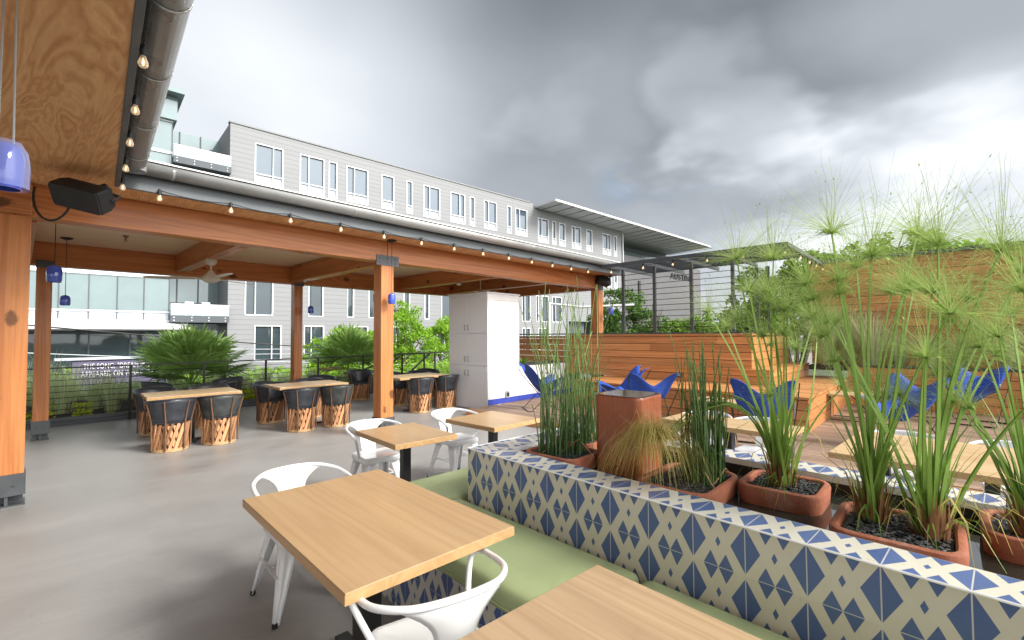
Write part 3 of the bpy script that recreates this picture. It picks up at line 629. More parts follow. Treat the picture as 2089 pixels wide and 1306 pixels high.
# ------------------------------------------------------------------ tiered cedar seating, tall fence, trellis
tier = thing('tiered_seating', 'stepped cedar seating of three tiers along the deck', 'seating', (8.0, 1.5, .12))
for (xa, y_, z0, z1, nm) in ((8.0, 1.50, .122, .60, 'seat_tier'), (9.40, 2.30, .632, .885, 'middle_wall'), (9.55, 2.70, .917, 1.56, 'back_wall')):
    g = MB(); ye = 5.75 if xa == 8.0 else 6.98; boards(g, xa, xa + .022, y_, ye, z0, z1, .155); boards(g, xa + .023, 12.4, y_, y_ + .022, z0, z1, .155, axis='x')
    o = g.build(nm, M['cedar_y'], tier); g = MB(); g.box(xa + .026, 12.3, y_ + .026, ye - .024, z0, z1 - .004); g.build('core', M['soil'], o)
    if xa == 8.0: g = MB(); boards(g, xa + .002, 9.398, ye - .02, ye + .002, z0, z1, .155, axis='x'); g.build('end_boards', M['cedar_x'], o)
    g = MB(); xx = xa - .02
    xe = {8.0: 9.39, 9.40: 9.545, 9.55: 9.69}[xa]
    while xx < xe - .01: g.box(xx, min(xx + .137, xe), y_ - .015, ye + .01, z1 + .002, z1 + .03); xx += .142
    g.build('tread', M['cedar_y'], o)
    g = MB(); xx = xe + .002
    while xx < 12.4 - .01:
        g.box(xx, min(xx + .137, 12.4), y_ - .015, {8.0: 2.295, 9.40: 2.695, 9.55: 2.86}[xa], z1 + .002, z1 + .03); xx += .142
    g.build('tread', M['cedar_x'], o)
g = MB(); boards(g, 9.572, 9.592, 6.99, 10.2, -.2, 1.56, .155); o = g.build('back_wall', M['cedar_y'], tier)
g = MB(); g.box(9.53, 9.70, 2.68, 10.2, 1.595, 1.625); g.build('coping', M['steel'], tier)
for (y, z) in ((4.05, .74), (3.05, .36), (5.2, .40)):
    t = thing('power_outlet', {4.05: 'small black outlet on the middle tier of the cedar seating', 3.05: 'black outlet low on the front of the lowest cedar tier', 5.2: 'black outlet on the lowest cedar tier behind the tall rushes'}[y], 'outlet', (8.0, y, z)); xo = 9.38 if z > .6 else 7.98
    g = MB(); g.box(xo, xo + .018, y - .065, y + .065, z - .045, z + .045); g.build('cover', M['black'], t, bevel=.004); g = MB(); g.box(xo - .006, xo - .001, y - .04, y + .04, z - .025, z + .025); g.build('socket', M['outlet'], t)
fence = thing('cedar_fence', 'tall cedar board wall with dark coping behind the planting', 'wall', (12.5, 2.2, 0))
g = MB(); boards(g, 12.5, 12.53, -7, 2.25, .9, 3.17, .165, seg=3.4); boards(g, 12.531, 15.5, 2.22, 2.25, .9, 3.17, .165, axis='x'); g.build('boards', M['cedar_y'], fence)
g = MB(); g.box(12.532, 12.56, -7, 2.215, .9, 3.165); g.box(12.561, 15.5, 2.19, 2.215, .9, 3.165); g.build('backing', M['soil'], fence)
g = MB(); g.box(12.46, 12.58, -7, 2.27, 3.175, 3.25); g.build('coping', M['steel'], fence)
low = thing('planter_wall', 'low cedar planter wall with black cap in front of the tall cedar wall', 'wall', (11.75, 1.2, .12))
g = MB(); boards(g, 11.75, 11.775, -7, 1.49, .122, .905, .155); g.build('boards', M['cedar_y'], low); g = MB(); g.box(11.777, 11.80, -7, 1.488, .122, .90); g.build('backing', M['soil'], low)
g = MB(); g.box(11.74, 11.82, -7, 1.49, .907, .935); g.build('cap', M['steel'], low)
g = MB(); g.box(11.83, 12.49, -7, 2.2, .8, .9); g.build('soil', M['soil'], low)
tr = thing('steel_trellis', 'black steel trellis canopy with slats and wires above the cedar wall', 'trellis', (9.2, 2.0, 1.6))
g = MB(); g.bar((9.22, 5.78, 3.165), (9.22, 2.0, 3.165), .05, .075); g.build('front_beam', M['steel'], tr)
g = MB(); g.bar((9.22, 2.0, 3.165), (12.44, 2.0, 3.165), .05, .075); g.build('side_beam', M['steel'], tr)
for y in (5.63, 4.83, 3.98, 3.13):
    g = MB(); g.box(9.60, 9.66, y * .97 - .03, y * .97 + .03, 1.63, 3.10); g.build('post', M['steel'], tr)
    g = MB(); g.bar((9.25, y, 3.165), (11.6, y, 3.165), .045, .075); g.build('rafter', M['steel'], tr)
for (x, y) in ((11.6, 3.13), (11.6, 2.9)):
    g = MB(); g.box(x - .035, x + .035, y - .035, y + .035, 1.60, 3.12); g.build('post', M['steel'], tr)
for k in range(15):
    x = 9.36 + k * .15; g = MB(); g.box(x - .011, x + .011, 2.05, 5.76, 3.21, 3.23); g.build('slat', M['steel'], tr)
for k in range(11):
    z = 1.74 + k * .123; g = MB(); g.tube([(9.63, 5.48, z), (9.63, 3.03, z), (11.6, 2.9, z)], .007, 5); g.build('wire', M['black'], tr)

# ================================================================== tiled bench, cushions and pond (a frame turned 3.9 degrees from the terrace grid)
PA = R(-3.87); PO = V((1.885, -.10, 0))
def PL(x, y, z=0): c_, s_ = math.cos(PA), math.sin(PA); return V((PO.x + x * c_ - y * s_, PO.y + x * s_ + y * c_, z))
def placeP(o): o.location = PO; o.rotation_euler = (0, 0, PA); return o
TW, TH, U0, V0 = .2077, .2, .896, .642
def tile_v(g, p0, p1, z0, z1):      # vertical tiled face from p0 to p1 (local x, y), facing right of travel
    L = math.hypot(p1[0] - p0[0], p1[1] - p0[1]); along_y = abs(p1[1] - p0[1]) > abs(p1[0] - p0[0])
    ua = (p0[1] - U0) / TW if along_y else (p0[0] - .0) / TW; ub = ua + ((p1[1] - p0[1]) if along_y else (p1[0] - p0[0])) / TW
    va, vb = (z0 - V0) / TH + 5, (z1 - V0) / TH + 5
    g.quad((*p0, z0), (*p1, z0), (*p1, z1), (*p0, z1), uv=[(ua + 40, va), (ub + 40, va), (ub + 40, vb), (ua + 40, vb)])
def tile_h(g, x0, x1, y0, y1, z, along='y'):
    if along == 'y': f = lambda x, y: ((y - U0) / TW + 40, (x - x0) / max(x1 - x0, .01) * .999 + .0005)
    else: f = lambda x, y: (x / TW + 40, (y - y0) / max(y1 - y0, .01) * .999 + .0005)
    g.quad((x0, y0, z), (x1, y0, z), (x1, y1, z), (x0, y1, z), uv=[f(x0, y0), f(x1, y0), f(x1, y1), f(x0, y1)])
YA, YB, XB, RW, ZT = -2.2, 2.44, 1.20, .195, .83
pond = thing('tiled_pond', 'raised rectangular pond with walls of blue and cream diamond tiles', 'pond')
g = MB()
tile_v(g, (0, YB), (0, YA), .0, ZT); tile_v(g, (XB, YA), (XB, YB), 0, ZT); tile_v(g, (XB, YB), (0, YB), 0, ZT); tile_v(g, (0, YA), (XB, YA), 0, ZT)
tile_h(g, 0, RW, YA, YB - RW, ZT); tile_h(g, XB - RW, XB, YA, YB - RW, ZT); tile_h(g, 0, XB, YB - RW, YB, ZT, 'x'); tile_h(g, RW, XB - RW, YA, YA + RW, ZT, 'x')
g.build('tile_facing', M['tile'], pond, uv=True)
g = MB(); e = .004
for (a, b) in (((RW, YA + RW), (RW, YB - RW)), ((XB - RW, YB - RW), (XB - RW, YA + RW)), ((RW, YB - RW), (XB - RW, YB - RW)), ((XB - RW, YA + RW), (RW, YA + RW))):
    g.quad((*a, .795), (*b, .795), (*b, ZT - .001), (*a, ZT - .001))
g.build('rim_edge', M['white'], pond)
g = MB(); i0, i1, j0, j1 = RW - .0, XB - RW, YA + RW, YB - RW
for (a, b) in (((i0, j0), (i0, j1)), ((i1, j1), (i1, j0)), ((i0, j1), (i1, j1)), ((i1, j0), (i0, j0))):
    n_ = 40; rows = [[], [], []]
    for k in range(n_ + 1):
        f = k / n_; x, y = a[0] + (b[0] - a[0]) * f, a[1] + (b[1] - a[1]) * f; dx, dy = -(b[1] - a[1]), (b[0] - a[0]); l_ = math.hypot(dx, dy); dx, dy = -dx / l_, -dy / l_
        for q, z in enumerate((.45, .66, .796)):
            o_ = random.uniform(.002, .012) + (.006 if q < 2 else 0); rows[q].append((x + dx * o_, y + dy * o_, z))
    g.grid(rows)
g.quad((i0, j0, .45), (i1, j0, .45), (i1, j1, .45), (i0, j1, .45)); g.build('liner', M['liner'], pond, smooth=True)
g = MB(); g.tube([(-.002, YB, ZT), (-.002, YA, ZT)], .0045, 6); g.tube([(-.002, YB, ZT), (XB, YB + .002, ZT)], .0045, 6); g.build('tile_trim', M['white'], pond)
placeP(pond)
g = MB(); g.quad((RW + .004, YA + RW + .004, .742), (XB - RW - .004, YA + RW + .004, .742), (XB - RW - .004, YB - RW - .004, .742), (RW + .004, YB - RW - .004, .742)); wt = struct('pond_water', g, M['water'], 'dark still water in the tiled pond'); placeP(wt)
bench = thing('tiled_bench', 'low bench faced with blue and cream tiles round two sides of the pond', 'bench')
g = MB(); BW, ZS = .52, .375
tile_v(g, (-BW, YB + .58), (-BW, YA), 0, ZS); tile_v(g, (2.2, YB + .58), (-BW, YB + .58), 0, ZS); tile_v(g, (-BW, YA), (-.003, YA), 0, ZS)
g.build('tile_facing', M['tile'], bench, uv=True)
g = MB(); g.quad((-BW, YA, ZS), (-.003, YA, ZS), (-.003, YB + .58, ZS), (-BW, YB + .58, ZS)); g.quad((-.003, YB + .003, ZS), (2.2, YB + .003, ZS), (2.2, YB + .58, ZS), (-.003, YB + .58, ZS)); g.build('bench_top', M['white'], bench)
placeP(bench)
def cushion(x0, x1, y0, y1, label):
    t = thing('seat_cushion', label, 'cushion', group='green seat cushions on the tiled bench'); z0, z1 = ZS + .002, .497
    g = MB(); g.rings(x0, x1, y0, y1, [(.03, z0), (.008, z0 + .006), (0, z0 + .03), (0, z1 - .035), (.008, z1 - .014), (.025, z1 - .003), (.05, z1 + .004), (.11, z1 + .012), (.19, z1 + .018), (.24, z1 + .020)], .05, 6); g.build('cover', M['vinyl'], t, smooth='all')
    g = MB(); p = []; r_ = .05
    for (cx_, cy_, s_) in ((x1 - r_, y0 + r_, -90), (x1 - r_, y1 - r_, 0), (x0 + r_, y1 - r_, 90), (x0 + r_, y0 + r_, 180)):
        for k in range(5): a = R(s_ + 22.5 * k); p.append((cx_ + (r_ + .002) * math.cos(a), cy_ + (r_ + .002) * math.sin(a), z0 + .03))
    g.tube(p + [p[0]], .005, 6); g.build('piping', M['vinyl'], t, smooth=True)
    return placeP(t)
cushion(-.545, -.006, 1.13, 2.52, 'long green cushion beside the big table, against the tiled pond wall')
cushion(-.545, 1.30, 2.535, 3.06, 'pale green cushion at the far end of the bench, under the two small tables')
cushion(-.545, -.006, -.42, 1.105, 'green cushion behind the nearest table at the bottom edge')

# ------------------------------------------------------------------ pots in the pond
POT = {}
def pot(key, x0, x1, y0, y1, label, zt=.83):
    t = thing('terracotta_pot', label, 'plant pot', ((x0 + x1) / 2, (y0 + y1) / 2, .45), group='rounded terracotta pots in the pond')
    g = MB(); g.rings(x0, x1, y0, y1, [(.03, .455), (.022, .6), (.010, .70), (.004, .76), (.0, zt - .018), (.004, zt - .004), (.010, zt), (.026, zt), (.033, zt - .006), (.036, zt - .05), (.045, zt - .09)], .085, 7, capt=False); g.build('body', M['terra'], t, smooth=True)
    g = MB(); i = .038
    g.rings(x0 + i, x1 - i, y0 + i, y1 - i, [(0, zt - .055), (.0, zt - .030)], .05, 5)
    n_ = int((x1 - x0) * (y1 - y0) * 4800)
    for _ in range(n_): g.stone((random.uniform(x0 + i + .012, x1 - i - .012), random.uniform(y0 + i + .012, y1 - i - .012), zt - .020 + random.uniform(-.008, .012)), random.uniform(.0055, .0105))
    tag(g.build('gravel', M['gravel'], t), kind='stuff'); POT[key] = (x0, x1, y0, y1, zt); return t
pot('p1', 2.24, 2.60, 1.62, 2.04, 'terracotta pot of tall rushes left of the fountain column')
pot('p1b', 2.63, 2.93, 1.78, 2.12, 'terracotta pot behind the first rush pot, half hidden by the fountain column')
pot('p2', 2.16, 2.66, .81, 1.20, 'terracotta pot with dense rushes in front of the fountain column')
pot('p3', 2.47, 2.83, .43, .80, 'terracotta pot with a single clump of papyrus, second right of the column')
pot('p4', 2.14, 2.57, -.04, .36, 'largest terracotta pot with two clumps of papyrus')
pot('p5', 2.47, 2.85, -.52, -.08, 'terracotta pot cut by the right edge of the photo')
col = thing('fountain_column', 'tall square terracotta fountain column brimming with water', 'fountain', (2.60, 1.45, .45))
g = MB(); g.rings(2.44, 2.76, 1.29, 1.61, [(.006, .455), (.004, .8), (.0, 1.19), (.001, 1.203), (.004, 1.207), (.010, 1.207), (.014, 1.200)], .055, 8, capt=False); g.build('body', M['wet'], col, smooth=True)
g = MB(); g.rings(2.4405, 2.7595, 1.2905, 1.6095, [(.012, 1.2045), (.003, 1.2078), (.0, 1.209), (.004, 1.2115), (.012, 1.2125)], .055, 8); g.build('water_surface', M['wetdark'], col)
for k, (x, y, r, lb) in enumerate(((3.02, -.03, .09, 'large green lily pad between the two right-hand pots'), (2.92, -.10, .07, 'yellowing lily pad next to the right-hand pot'), (2.78, .0, .065, 'small green lily pad close to the largest pot'), (2.95, .06, .06, 'dark lily pad by the far rim of the pond'))):
    g = MB(); n_ = 18; cz = .747 + (.035 if k == 0 else .004); tl = .35 if k == 0 else .05; ring_ = []
    for j in range(n_ + 1): a = .25 + j / n_ * 5.9; ring_.append((x + r * math.cos(a), y + r * math.sin(a), cz + r * tl * math.sin(a + 1) + .004 * math.sin(3 * a)))
    i = len(g.v); g.v.append((x, y, cz)); g.v += ring_; g.f += [(i, i + 1 + j, i + 2 + j) for j in range(n_)]
    o = g.build('lily_pad', M['lily'], None, smooth=True, solid=.003); tag(o, lb, 'lily pad', 'lily pads on the pond')

# ------------------------------------------------------------------ rushes and papyrus
def horsetail(cx, cy, z, rx, ry, n, hmax, label, spread=.10, bent=6, seed=1):
    rd = random.Random(seed); t = thing('horsetail_rush', label, 'plant', (cx, cy, z), group='clumps of horsetail rushes'); gs = []
    g = MB()
    for k in range(n):
        a = rd.uniform(0, 6.28); q = math.sqrt(rd.random()); x, y = cx + rx * q * math.cos(a), cy + ry * q * math.sin(a)
        h = hmax * (rd.uniform(.42, 1.0) if rd.random() < .6 else rd.uniform(.15, .55)); lx, ly = rd.gauss(0, spread), rd.gauss(0, spread); wv = rd.uniform(-.04, .04); r0 = rd.uniform(.0035, .0058)
        pts, rs = [], []; ns = max(5, int(h / .085))
        for s in range(ns + 1):
            f = s / ns; kn = math.sin(f * 5 + k) * wv * f
            pts.append((x + lx * f * f * h + kn, y + ly * f * f * h + kn * .6, z + h * f)); rs.append((r0 * (1 - .55 * f)) * (1.22 if s % 2 else .95))
        g.tube(pts, rs, 5)
    for k in range(bent):
        a = rd.uniform(0, 6.28); d = V((math.cos(a), math.sin(a), 0)); b = V((cx, cy, z)); l_ = rd.uniform(.15, .4)
        g.tube([b + d * .03, b + d * (.05 + l_ * .3) + V((0, 0, l_ * .8)), b + d * (.05 + l_ * .8) + V((0, 0, l_ * .75))], [.004, .003, .0015], 5)
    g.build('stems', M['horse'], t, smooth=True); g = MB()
    for k in range(2):
        a = rd.uniform(3, 6); d = V((math.cos(a), math.sin(a), 0)); b = V((cx, cy, z)) + V((rd.uniform(-rx, rx), rd.uniform(-ry, ry), 0)); l_ = rd.uniform(.10, .26)
        g.tube([b + V((0, 0, .01)), b + d * l_ * .6 + V((0, 0, l_ * .5)), b + d * l_ + V((0, 0, l_ * .1))], [.003, .003, .002], 5)
    g.build('dead_stems', M['ringwood'], t); return t
horsetail(2.42, 1.84, .79, .15, .16, 66, 1.18, 'tall sparse green rushes left of the fountain column', .09, seed=3)
horsetail(2.78, 1.93, .79, .12, .14, 46, 1.20, 'leaning green rushes rising behind the fountain column', .15, seed=5)
horsetail(2.47, .95, .79, .105, .115, 120, .80, 'dense dark green rushes right of the fountain column', .055, seed=8)
def papyrus(label, clumps, stems, seed, arcs=()):
    rd = random.Random(seed); b0 = V(clumps[0]); t = thing('papyrus_plant', label, 'plant', b0, group='papyrus plants in the pond pots')
    def umbel(c_, ax, s, par, n, droop=.5, mat='papyray'):
        g = MB(); ax = ax.normalized(); o1 = ax.orthogonal().normalized(); o2 = ax.cross(o1)
        for k in range(n):
            a = rd.uniform(0, 6.283); th = math.acos(1 - rd.random() * .80) if rd.random() < .85 else rd.uniform(.9, 1.7); L = s * rd.uniform(.17, .36) * (1.15 - .22 * th)
            d = ax * math.cos(th) + (o1 * math.cos(a) + o2 * math.sin(a)) * math.sin(th); p = V(c_); pts = [p.copy()]; vv = d.copy()
            for q in range(5): vv = (vv + V((0, 0, -droop * .10 * (1 + th))) + V((rd.gauss(0, .10), rd.gauss(0, .10), rd.gauss(0, .07)))).normalized(); p = p + vv * L / 5; pts.append(p.copy())
            g.ribbon(pts, [.0018, .0015, .0013, .0011, .0008, .0004])
            if rd.random() < .10: g.ribbon([p, p + vv * .012], [.006, .001])
        u_ = g.build('umbel', M[mat], par); g = MB()
        for k in range(8):
            a = k * .8 + rd.uniform(0, .5); d = (o1 * math.cos(a) + o2 * math.sin(a)) * .9 + ax * rd.uniform(-.1, .7); L = s * rd.uniform(.05, .11); c2 = V(c_)
            g.ribbon([c2, c2 + d * L * .5 + V((0, 0, .004)), c2 + d * L - V((0, 0, .02))], [.006, .010, .001])
        g.build('bracts', M['papy'], par)
    extra = []
    for ci, c_ in enumerate(clumps):
        for k in range(7):
            a = rd.uniform(0, 6.28); q = rd.uniform(.12, .45); extra.append((ci, c_[0] + q * math.cos(a), c_[1] + q * math.sin(a), rd.uniform(1.28, 1.80), rd.uniform(.5, .85)))
    for (ci, tx, ty, tz, s) in list(stems) + extra:
        b = V(clumps[ci]) + V((rd.gauss(0, .018), rd.gauss(0, .018), 0)); e = V((tx, ty, tz)); mid = b.lerp(e, .5); bow = V((rd.gauss(0, .025), rd.gauss(0, .025), .02)); up_ = V((b.x, b.y, b.z + (e.z - b.z) * .5)); c_ = mid.lerp(up_, .45) + bow
        pts = [b * (1 - f) ** 2 + c_ * 2 * f * (1 - f) + e * f * f for f in [k / 10 for k in range(11)]]; r0 = .0062 + .0062 * s * rd.uniform(.6, 1.1)
        g = MB(); g.tube(pts, [r0 * (1 - .62 * k / 10) for k in range(11)], 3); st_ = g.build('stalk', M['papy'], t, smooth=False)
        umbel(e, (pts[-1] - pts[-3]).normalized() + V((0, 0, .35)), s, st_, int(145 * (.6 + .6 * s)), .45)
    for ci, c_ in enumerate(clumps):
        c_ = V(c_); nb = sum(1 for q in stems if q[0] == ci); g = MB()
        for k in range(30):      # sterile blades without a head
            a = rd.uniform(0, 6.28); lean = rd.uniform(.05, .45); L = rd.uniform(.18, .62); d = V((math.cos(a), math.sin(a), 0)); b = c_ + d * rd.uniform(0, .035)
            pts = [b + V((0, 0, L * f * (1 - .25 * lean * f))) + d * lean * L * f * f for f in (0, .25, .5, .75, 1)]; w0 = rd.uniform(.007, .017); g.ribbon(pts, [w0, w0 * 1.05, w0 * .9, w0 * .6, .001], side=V((-d.y, d.x, 0)))
        for k in range(16):
            a = rd.uniform(0, 6.28); L = rd.uniform(.12, .30); d = V((math.cos(a), math.sin(a), 0)); b = c_ + d * .03
            pts = [b, b + d * L * .3 + V((0, 0, L * .45)), b + d * L * .7 + V((0, 0, L * .42)), b + d * L + V((0, 0, L * .05))]; g.ribbon(pts, [.004, .0045, .003, .001])
        g.build('blades', M['papy'], t); g = MB()
        for k in range(9):
            a = rd.uniform(0, 6.28); L = rd.uniform(.14, .42); d = V((math.cos(a), math.sin(a), 0)); b = c_ + d * .03; w0 = rd.uniform(.005, .011)
            pts = [b, b + d * L * .15 + V((0, 0, L * .55)), b + d * L * .4 + V((0, 0, L * .75)), b + d * L * .75 + V((0, 0, L * .55)), b + d * L * .9 + V((0, 0, L * rd.uniform(-.05, .35)))]; g.ribbon(pts, [w0, w0, w0 * .9, w0 * .6, .001])
        g.build('dead_blades', M['drygrass'], t); g = MB()
        for k in range(70):
            a = rd.uniform(0, 6.28); d = V((math.cos(a), math.sin(a), 0)); b = c_ + d * rd.uniform(.012, .062) - V((0, 0, .02)); L = rd.uniform(.08, .21); w0 = rd.uniform(.009, .019)
            g.ribbon([b, b + V((0, 0, L * .5)) + d * .012, b + V((0, 0, L)) + d * rd.uniform(.01, .05)], [w0, w0 * .9, .001], side=V((-d.y, d.x, .1)))
        g.build('sheaths', M['papybase'], t)
    for pts in arcs:
        g = MB(); P_ = [V(p) for p in pts]; sm = []
        for k in range(13):
            f = k / 12; q = P_[:]
            while len(q) > 1: q = [q[i].lerp(q[i + 1], f) for i in range(len(q) - 1)]
            sm.append(q[0])
        g.tube(sm, [.0052 - .0028 * k / 12 for k in range(13)], 4); g.build('stalk', M['papy'], t)
    return t
arcs = []
for k in range(6):
    o_ = V((random.gauss(0, .02), random.gauss(0, .02), random.gauss(0, .012))); arcs.append([V((2.62, .64, .84)) + o_ * .3, V((2.60, .70, 1.34)) + o_, V((2.50, .92, 1.30)) + o_ * 2, V((2.33, 1.08, 1.04)) + o_])
papyrus('papyrus with a tight single clump and arching side stalks', [(2.63, .62, .80)], [(0, *q) for q in [(2.44, 0.75, 1.95, 1), (2.5, 0.6, 1.94, 1), (2.51, 0.77, 1.64, 0.7), (2.52, 0.62, 1.73, 0.8), (2.53, 0.57, 1.57, 0.6), (2.72, 0.56, 1.5, 0.7), (2.86, 0.71, 1.51, 0.5), (2.97, 0.52, 1.65, 0.7), (2.97, 0.51, 1.57, 0.5), (2.53, 0.66, 1.56, 0.6)]], 21, arcs)
papyrus('tallest papyrus with two clumps in the largest pot', [(2.40, .24, .80), (2.36, .06, .80)],
        [(0, *q) for q in [(2.35, 0.34, 2.0, 1), (2.37, 0.21, 1.89, 1.1), (2.24, 0.3, 1.79, 0.7), (2.22, 0.3, 1.73, 0.6), (2.25, 0.33, 1.46, 0.6), (2.45, 0.44, 1.64, 0.7), (2.73, 0.08, 2.01, 1), (2.54, 0.28, 1.87, 0.8), (2.65, 0.17, 1.75, 0.7)]]
        + [(1, *q) for q in [(2.32, 0.01, 1.9, 1), (2.52, -0.16, 1.88, 1.15), (2.52, -0.01, 1.62, 0.9), (2.62, -0.07, 1.71, 0.7), (2.71, -0.11, 1.56, 0.6), (2.76, -0.15, 1.48, 0.8), (2.26, 0.03, 1.72, 0.7), (2.71, -0.23, 1.81, 1)]], 22)
papyrus('papyrus cut by the right edge of the photo', [(2.60, -.22, .80)], [(0, *q) for q in [(2.53, -0.10, 1.52, 0.8), (2.50, -.02, 1.30, 0.5), (2.45, -0.06, 1.29, 0.5), (2.45, -0.21, 1.72, 1), (2.40, -0.14, 1.56, 0.8), (2.58, -0.30, 1.86, 1), (2.52, -0.02, 1.40, 0.5)]], 23)
def mop(c_, label, n, seed):
    rd = random.Random(seed); t = thing('dry_grass_tuft', label, 'plant', c_); g = MB(); c_ = V(c_)
    for k in range(n):
        a = rd.uniform(0, 6.28); d = V((math.cos(a), math.sin(a), 0)); L = rd.uniform(.12, .30); b = c_ + V((rd.gauss(0, .03), rd.gauss(0, .03), rd.gauss(0, .02))); u_ = rd.uniform(.0, .55)
        pts = [b, b + d * L * .35 + V((0, 0, L * u_ * .6)), b + d * L * .75 + V((0, 0, L * (u_ * .4 - .28))), b + d * L * (.95 + .1 * rd.random()) + V((0, 0, -L * rd.uniform(.55, .95)))]
        g.ribbon(pts, [.0022, .0022, .0018, .0006])
    g.build('blades', M['drygrass'], t)
    g = MB(); g.tube([c_ + V((.05, -.03, -.02)), c_], [.008, .012], 6); g.build('crown', M['papybase'], t); return t
mop((2.27, 1.12, 1.05), 'drooping mop of straw yellow grass in front of the fountain column', 620, 31)

# ================================================================== tables
def table(cx, cy, sx_, sy_, label, mat, zt=.74, th=.042, cols=1, rz=0, col_off=0, colw=.036):
    t = thing('dining_table', label, 'table'); a, b = sx_ / 2, sy_ / 2
    g = MB(); g.box(-a, a, -b, b, zt - th, zt); tp = g.build('tabletop', M[mat], t, bevel=.003)
    g = MB(); e = .0015
    g.grid([[(-a - e, -b - e, z_), (a + e, -b - e, z_), (a + e, b + e, z_), (-a - e, b + e, z_)] for z_ in (zt - th + .002, zt - .003)], True); g.build('edge_band', M['edge'], tp)
    for o_ in ([0] if cols == 1 else [-1, 1]):
        yy = o_ * b * .55 + col_off; g = MB(); g.box(-colw, colw, yy - colw, yy + colw, .02, zt - th - .008); g.build('column', M['black'], t, bevel=.004)
        g = MB(); l_ = min(.30, a * .95)
        g.bar((-l_, yy, .012), (l_, yy, .012), .07, .022); g.bar((0, yy - l_ * .95, .0335), (0, yy + l_ * .95, .0335), .07, .019); g.build('base', M['black'], t, bevel=.003)
        g = MB(); g.box(-.12, .12, yy - .12, yy + .12, zt - th - .008, zt - th - .001); g.build('top_plate', M['black'], t)
    t.location = (cx, cy, 0); t.rotation_euler = (0, 0, rz); return t
table(1.150, 2.035, .762, 1.225, 'large rectangular pale oak table in front of the green bench', 'oak', cols=1, rz=R(-3.0), colw=.05)
table(2.306, 3.446, .575, .745, 'small oak table with black column, left of the two beyond the bench', 'oak', rz=R(-5.2))
table(3.279, 3.352, .655, .70, 'small oak table with black column, right one beyond the bench corner', 'oak', rz=R(.4))
table(1.005, .385, .80, 1.20, 'oak table cut off by the bottom edge, with long dark grain', 'oak_dark', cols=2, rz=R(-5))
table(4.62, 1.52, .50, 1.12, 'pale wooden table right behind the far rim of the pond', 'tan', rz=R(-4))
table(4.42, .08, 1.05, 1.02, 'wide pale wooden table seen through the papyrus at right', 'tan', rz=R(-4), cols=2)
table(1.83, 8.52, 1.18, .80, 'long pale table between the nearest group of barrel chairs', 'tan', zt=.735, rz=R(-3), cols=1)
table(3.55, 8.42, 1.18, .80, 'pale table between the barrel chairs beside the slim rear post', 'tan', zt=.735, rz=R(-2))
table(5.85, 8.36, 1.32, .80, 'pale table between the barrel chairs near the white cabinet', 'tan', zt=.735, rz=R(1))

# ------------------------------------------------------------------ barrel chairs (leather on split cedar)
def barrel_chair():
    t = thing('barrel_chair', '', 'chair', group='leather and cedar barrel chairs')
    g = MB(); g.lathe([(.185, 0), (.212, .004), (.212, .045), (.19, .05), (.0, .05)], (0, 0, 0), 28); g.build('base_ring', M['ringwood'], t, smooth=True)
    g = MB(); n_ = 20
    for k in range(n_):
        a = k / n_ * 6.283; jw = random.uniform(.7, 1.2)
        for (r0, r1, da, off) in ((.203, .220, .50, 0), (.180, .197, -.50, .5)):
            a0 = a + off * .21 + random.uniform(-.03, .03); p0 = V((r0 * math.cos(a0), r0 * math.sin(a0), .035)); a1 = a0 + da; p1 = V((r1 * math.cos(a1), r1 * math.sin(a1), .385 + random.uniform(-.01, .02)))
            o_ = V((math.cos((a0 + a1) / 2), math.sin((a0 + a1) / 2), 0)); g.bar(p0, p1, .036 * jw, .013, upv=o_)
    g.build('cedar_slats', M['sticks'], t)
    g = MB(); g.lathe([(.0, .36), (.20, .362), (.222, .385), (.224, .415), (.20, .435), (.10, .428), (.0, .424)], (0, 0, 0), 28, caps=False); g.build('seat', M['leather'], t, smooth=True)
    N_ = 36; rows = []; A0 = R(128); rim = []
    ang = lambda k: -math.pi / 2 + (k / N_ * 2 - 1) * A0
    def hh(k):
        f = abs(k / N_ * 2 - 1); return .735 - .07 * f ** 1.6 if f < .86 else (.735 - .07 * .86 ** 1.6) - (f - .86) / .14 * .03
    for s in range(7):
        f = s / 6; row = []
        for k in range(N_ + 1): a = ang(k); z = .395 + (hh(k) - .395) * f; r_ = .222 + .072 * f ** 1.15 * (1 - .15 * abs(k / N_ * 2 - 1) ** 2); row.append((r_ * math.cos(a), r_ * math.sin(a), z))
        rows.append(row)
    g = MB(); g.grid(rows); sh = g.build('back_shell', M['leather'], t, smooth='all', solid=.014)
    g = MB(); g.tube([(p[0] * 1.01, p[1] * 1.01, p[2]) for p in rows[-1]], .0115, 7); g.build('rim', M['leather'], sh, smooth=True)
    g = MB(); g.tube([(p[0] * 1.02, p[1] * 1.02, p[2] + .012) for p in rows[0]], .010, 6); g.build('lower_band', M['leather'], sh, smooth=True)
    for k in (0, 7, 14, 22, 29, 36):
        a = ang(k); h_ = hh(k) - .03; pts = []
        for q in range(6): f = q / 5; z = .03 + (h_ - .03) * f; r_ = .222 + (.012 if z < .4 else .012 + .075 * ((z - .39) / .34)); pts.append((r_ * math.cos(a) + .003 * math.sin(q * 2.1 + k), r_ * math.sin(a) + .003 * math.cos(q * 1.7 + k), z))
        g = MB(); g.tube(pts, [.012, .0115, .011, .0105, .010, .009], 7); g.build('pole', M['pole'], t, smooth=True)
    return t
BC = barrel_chair()
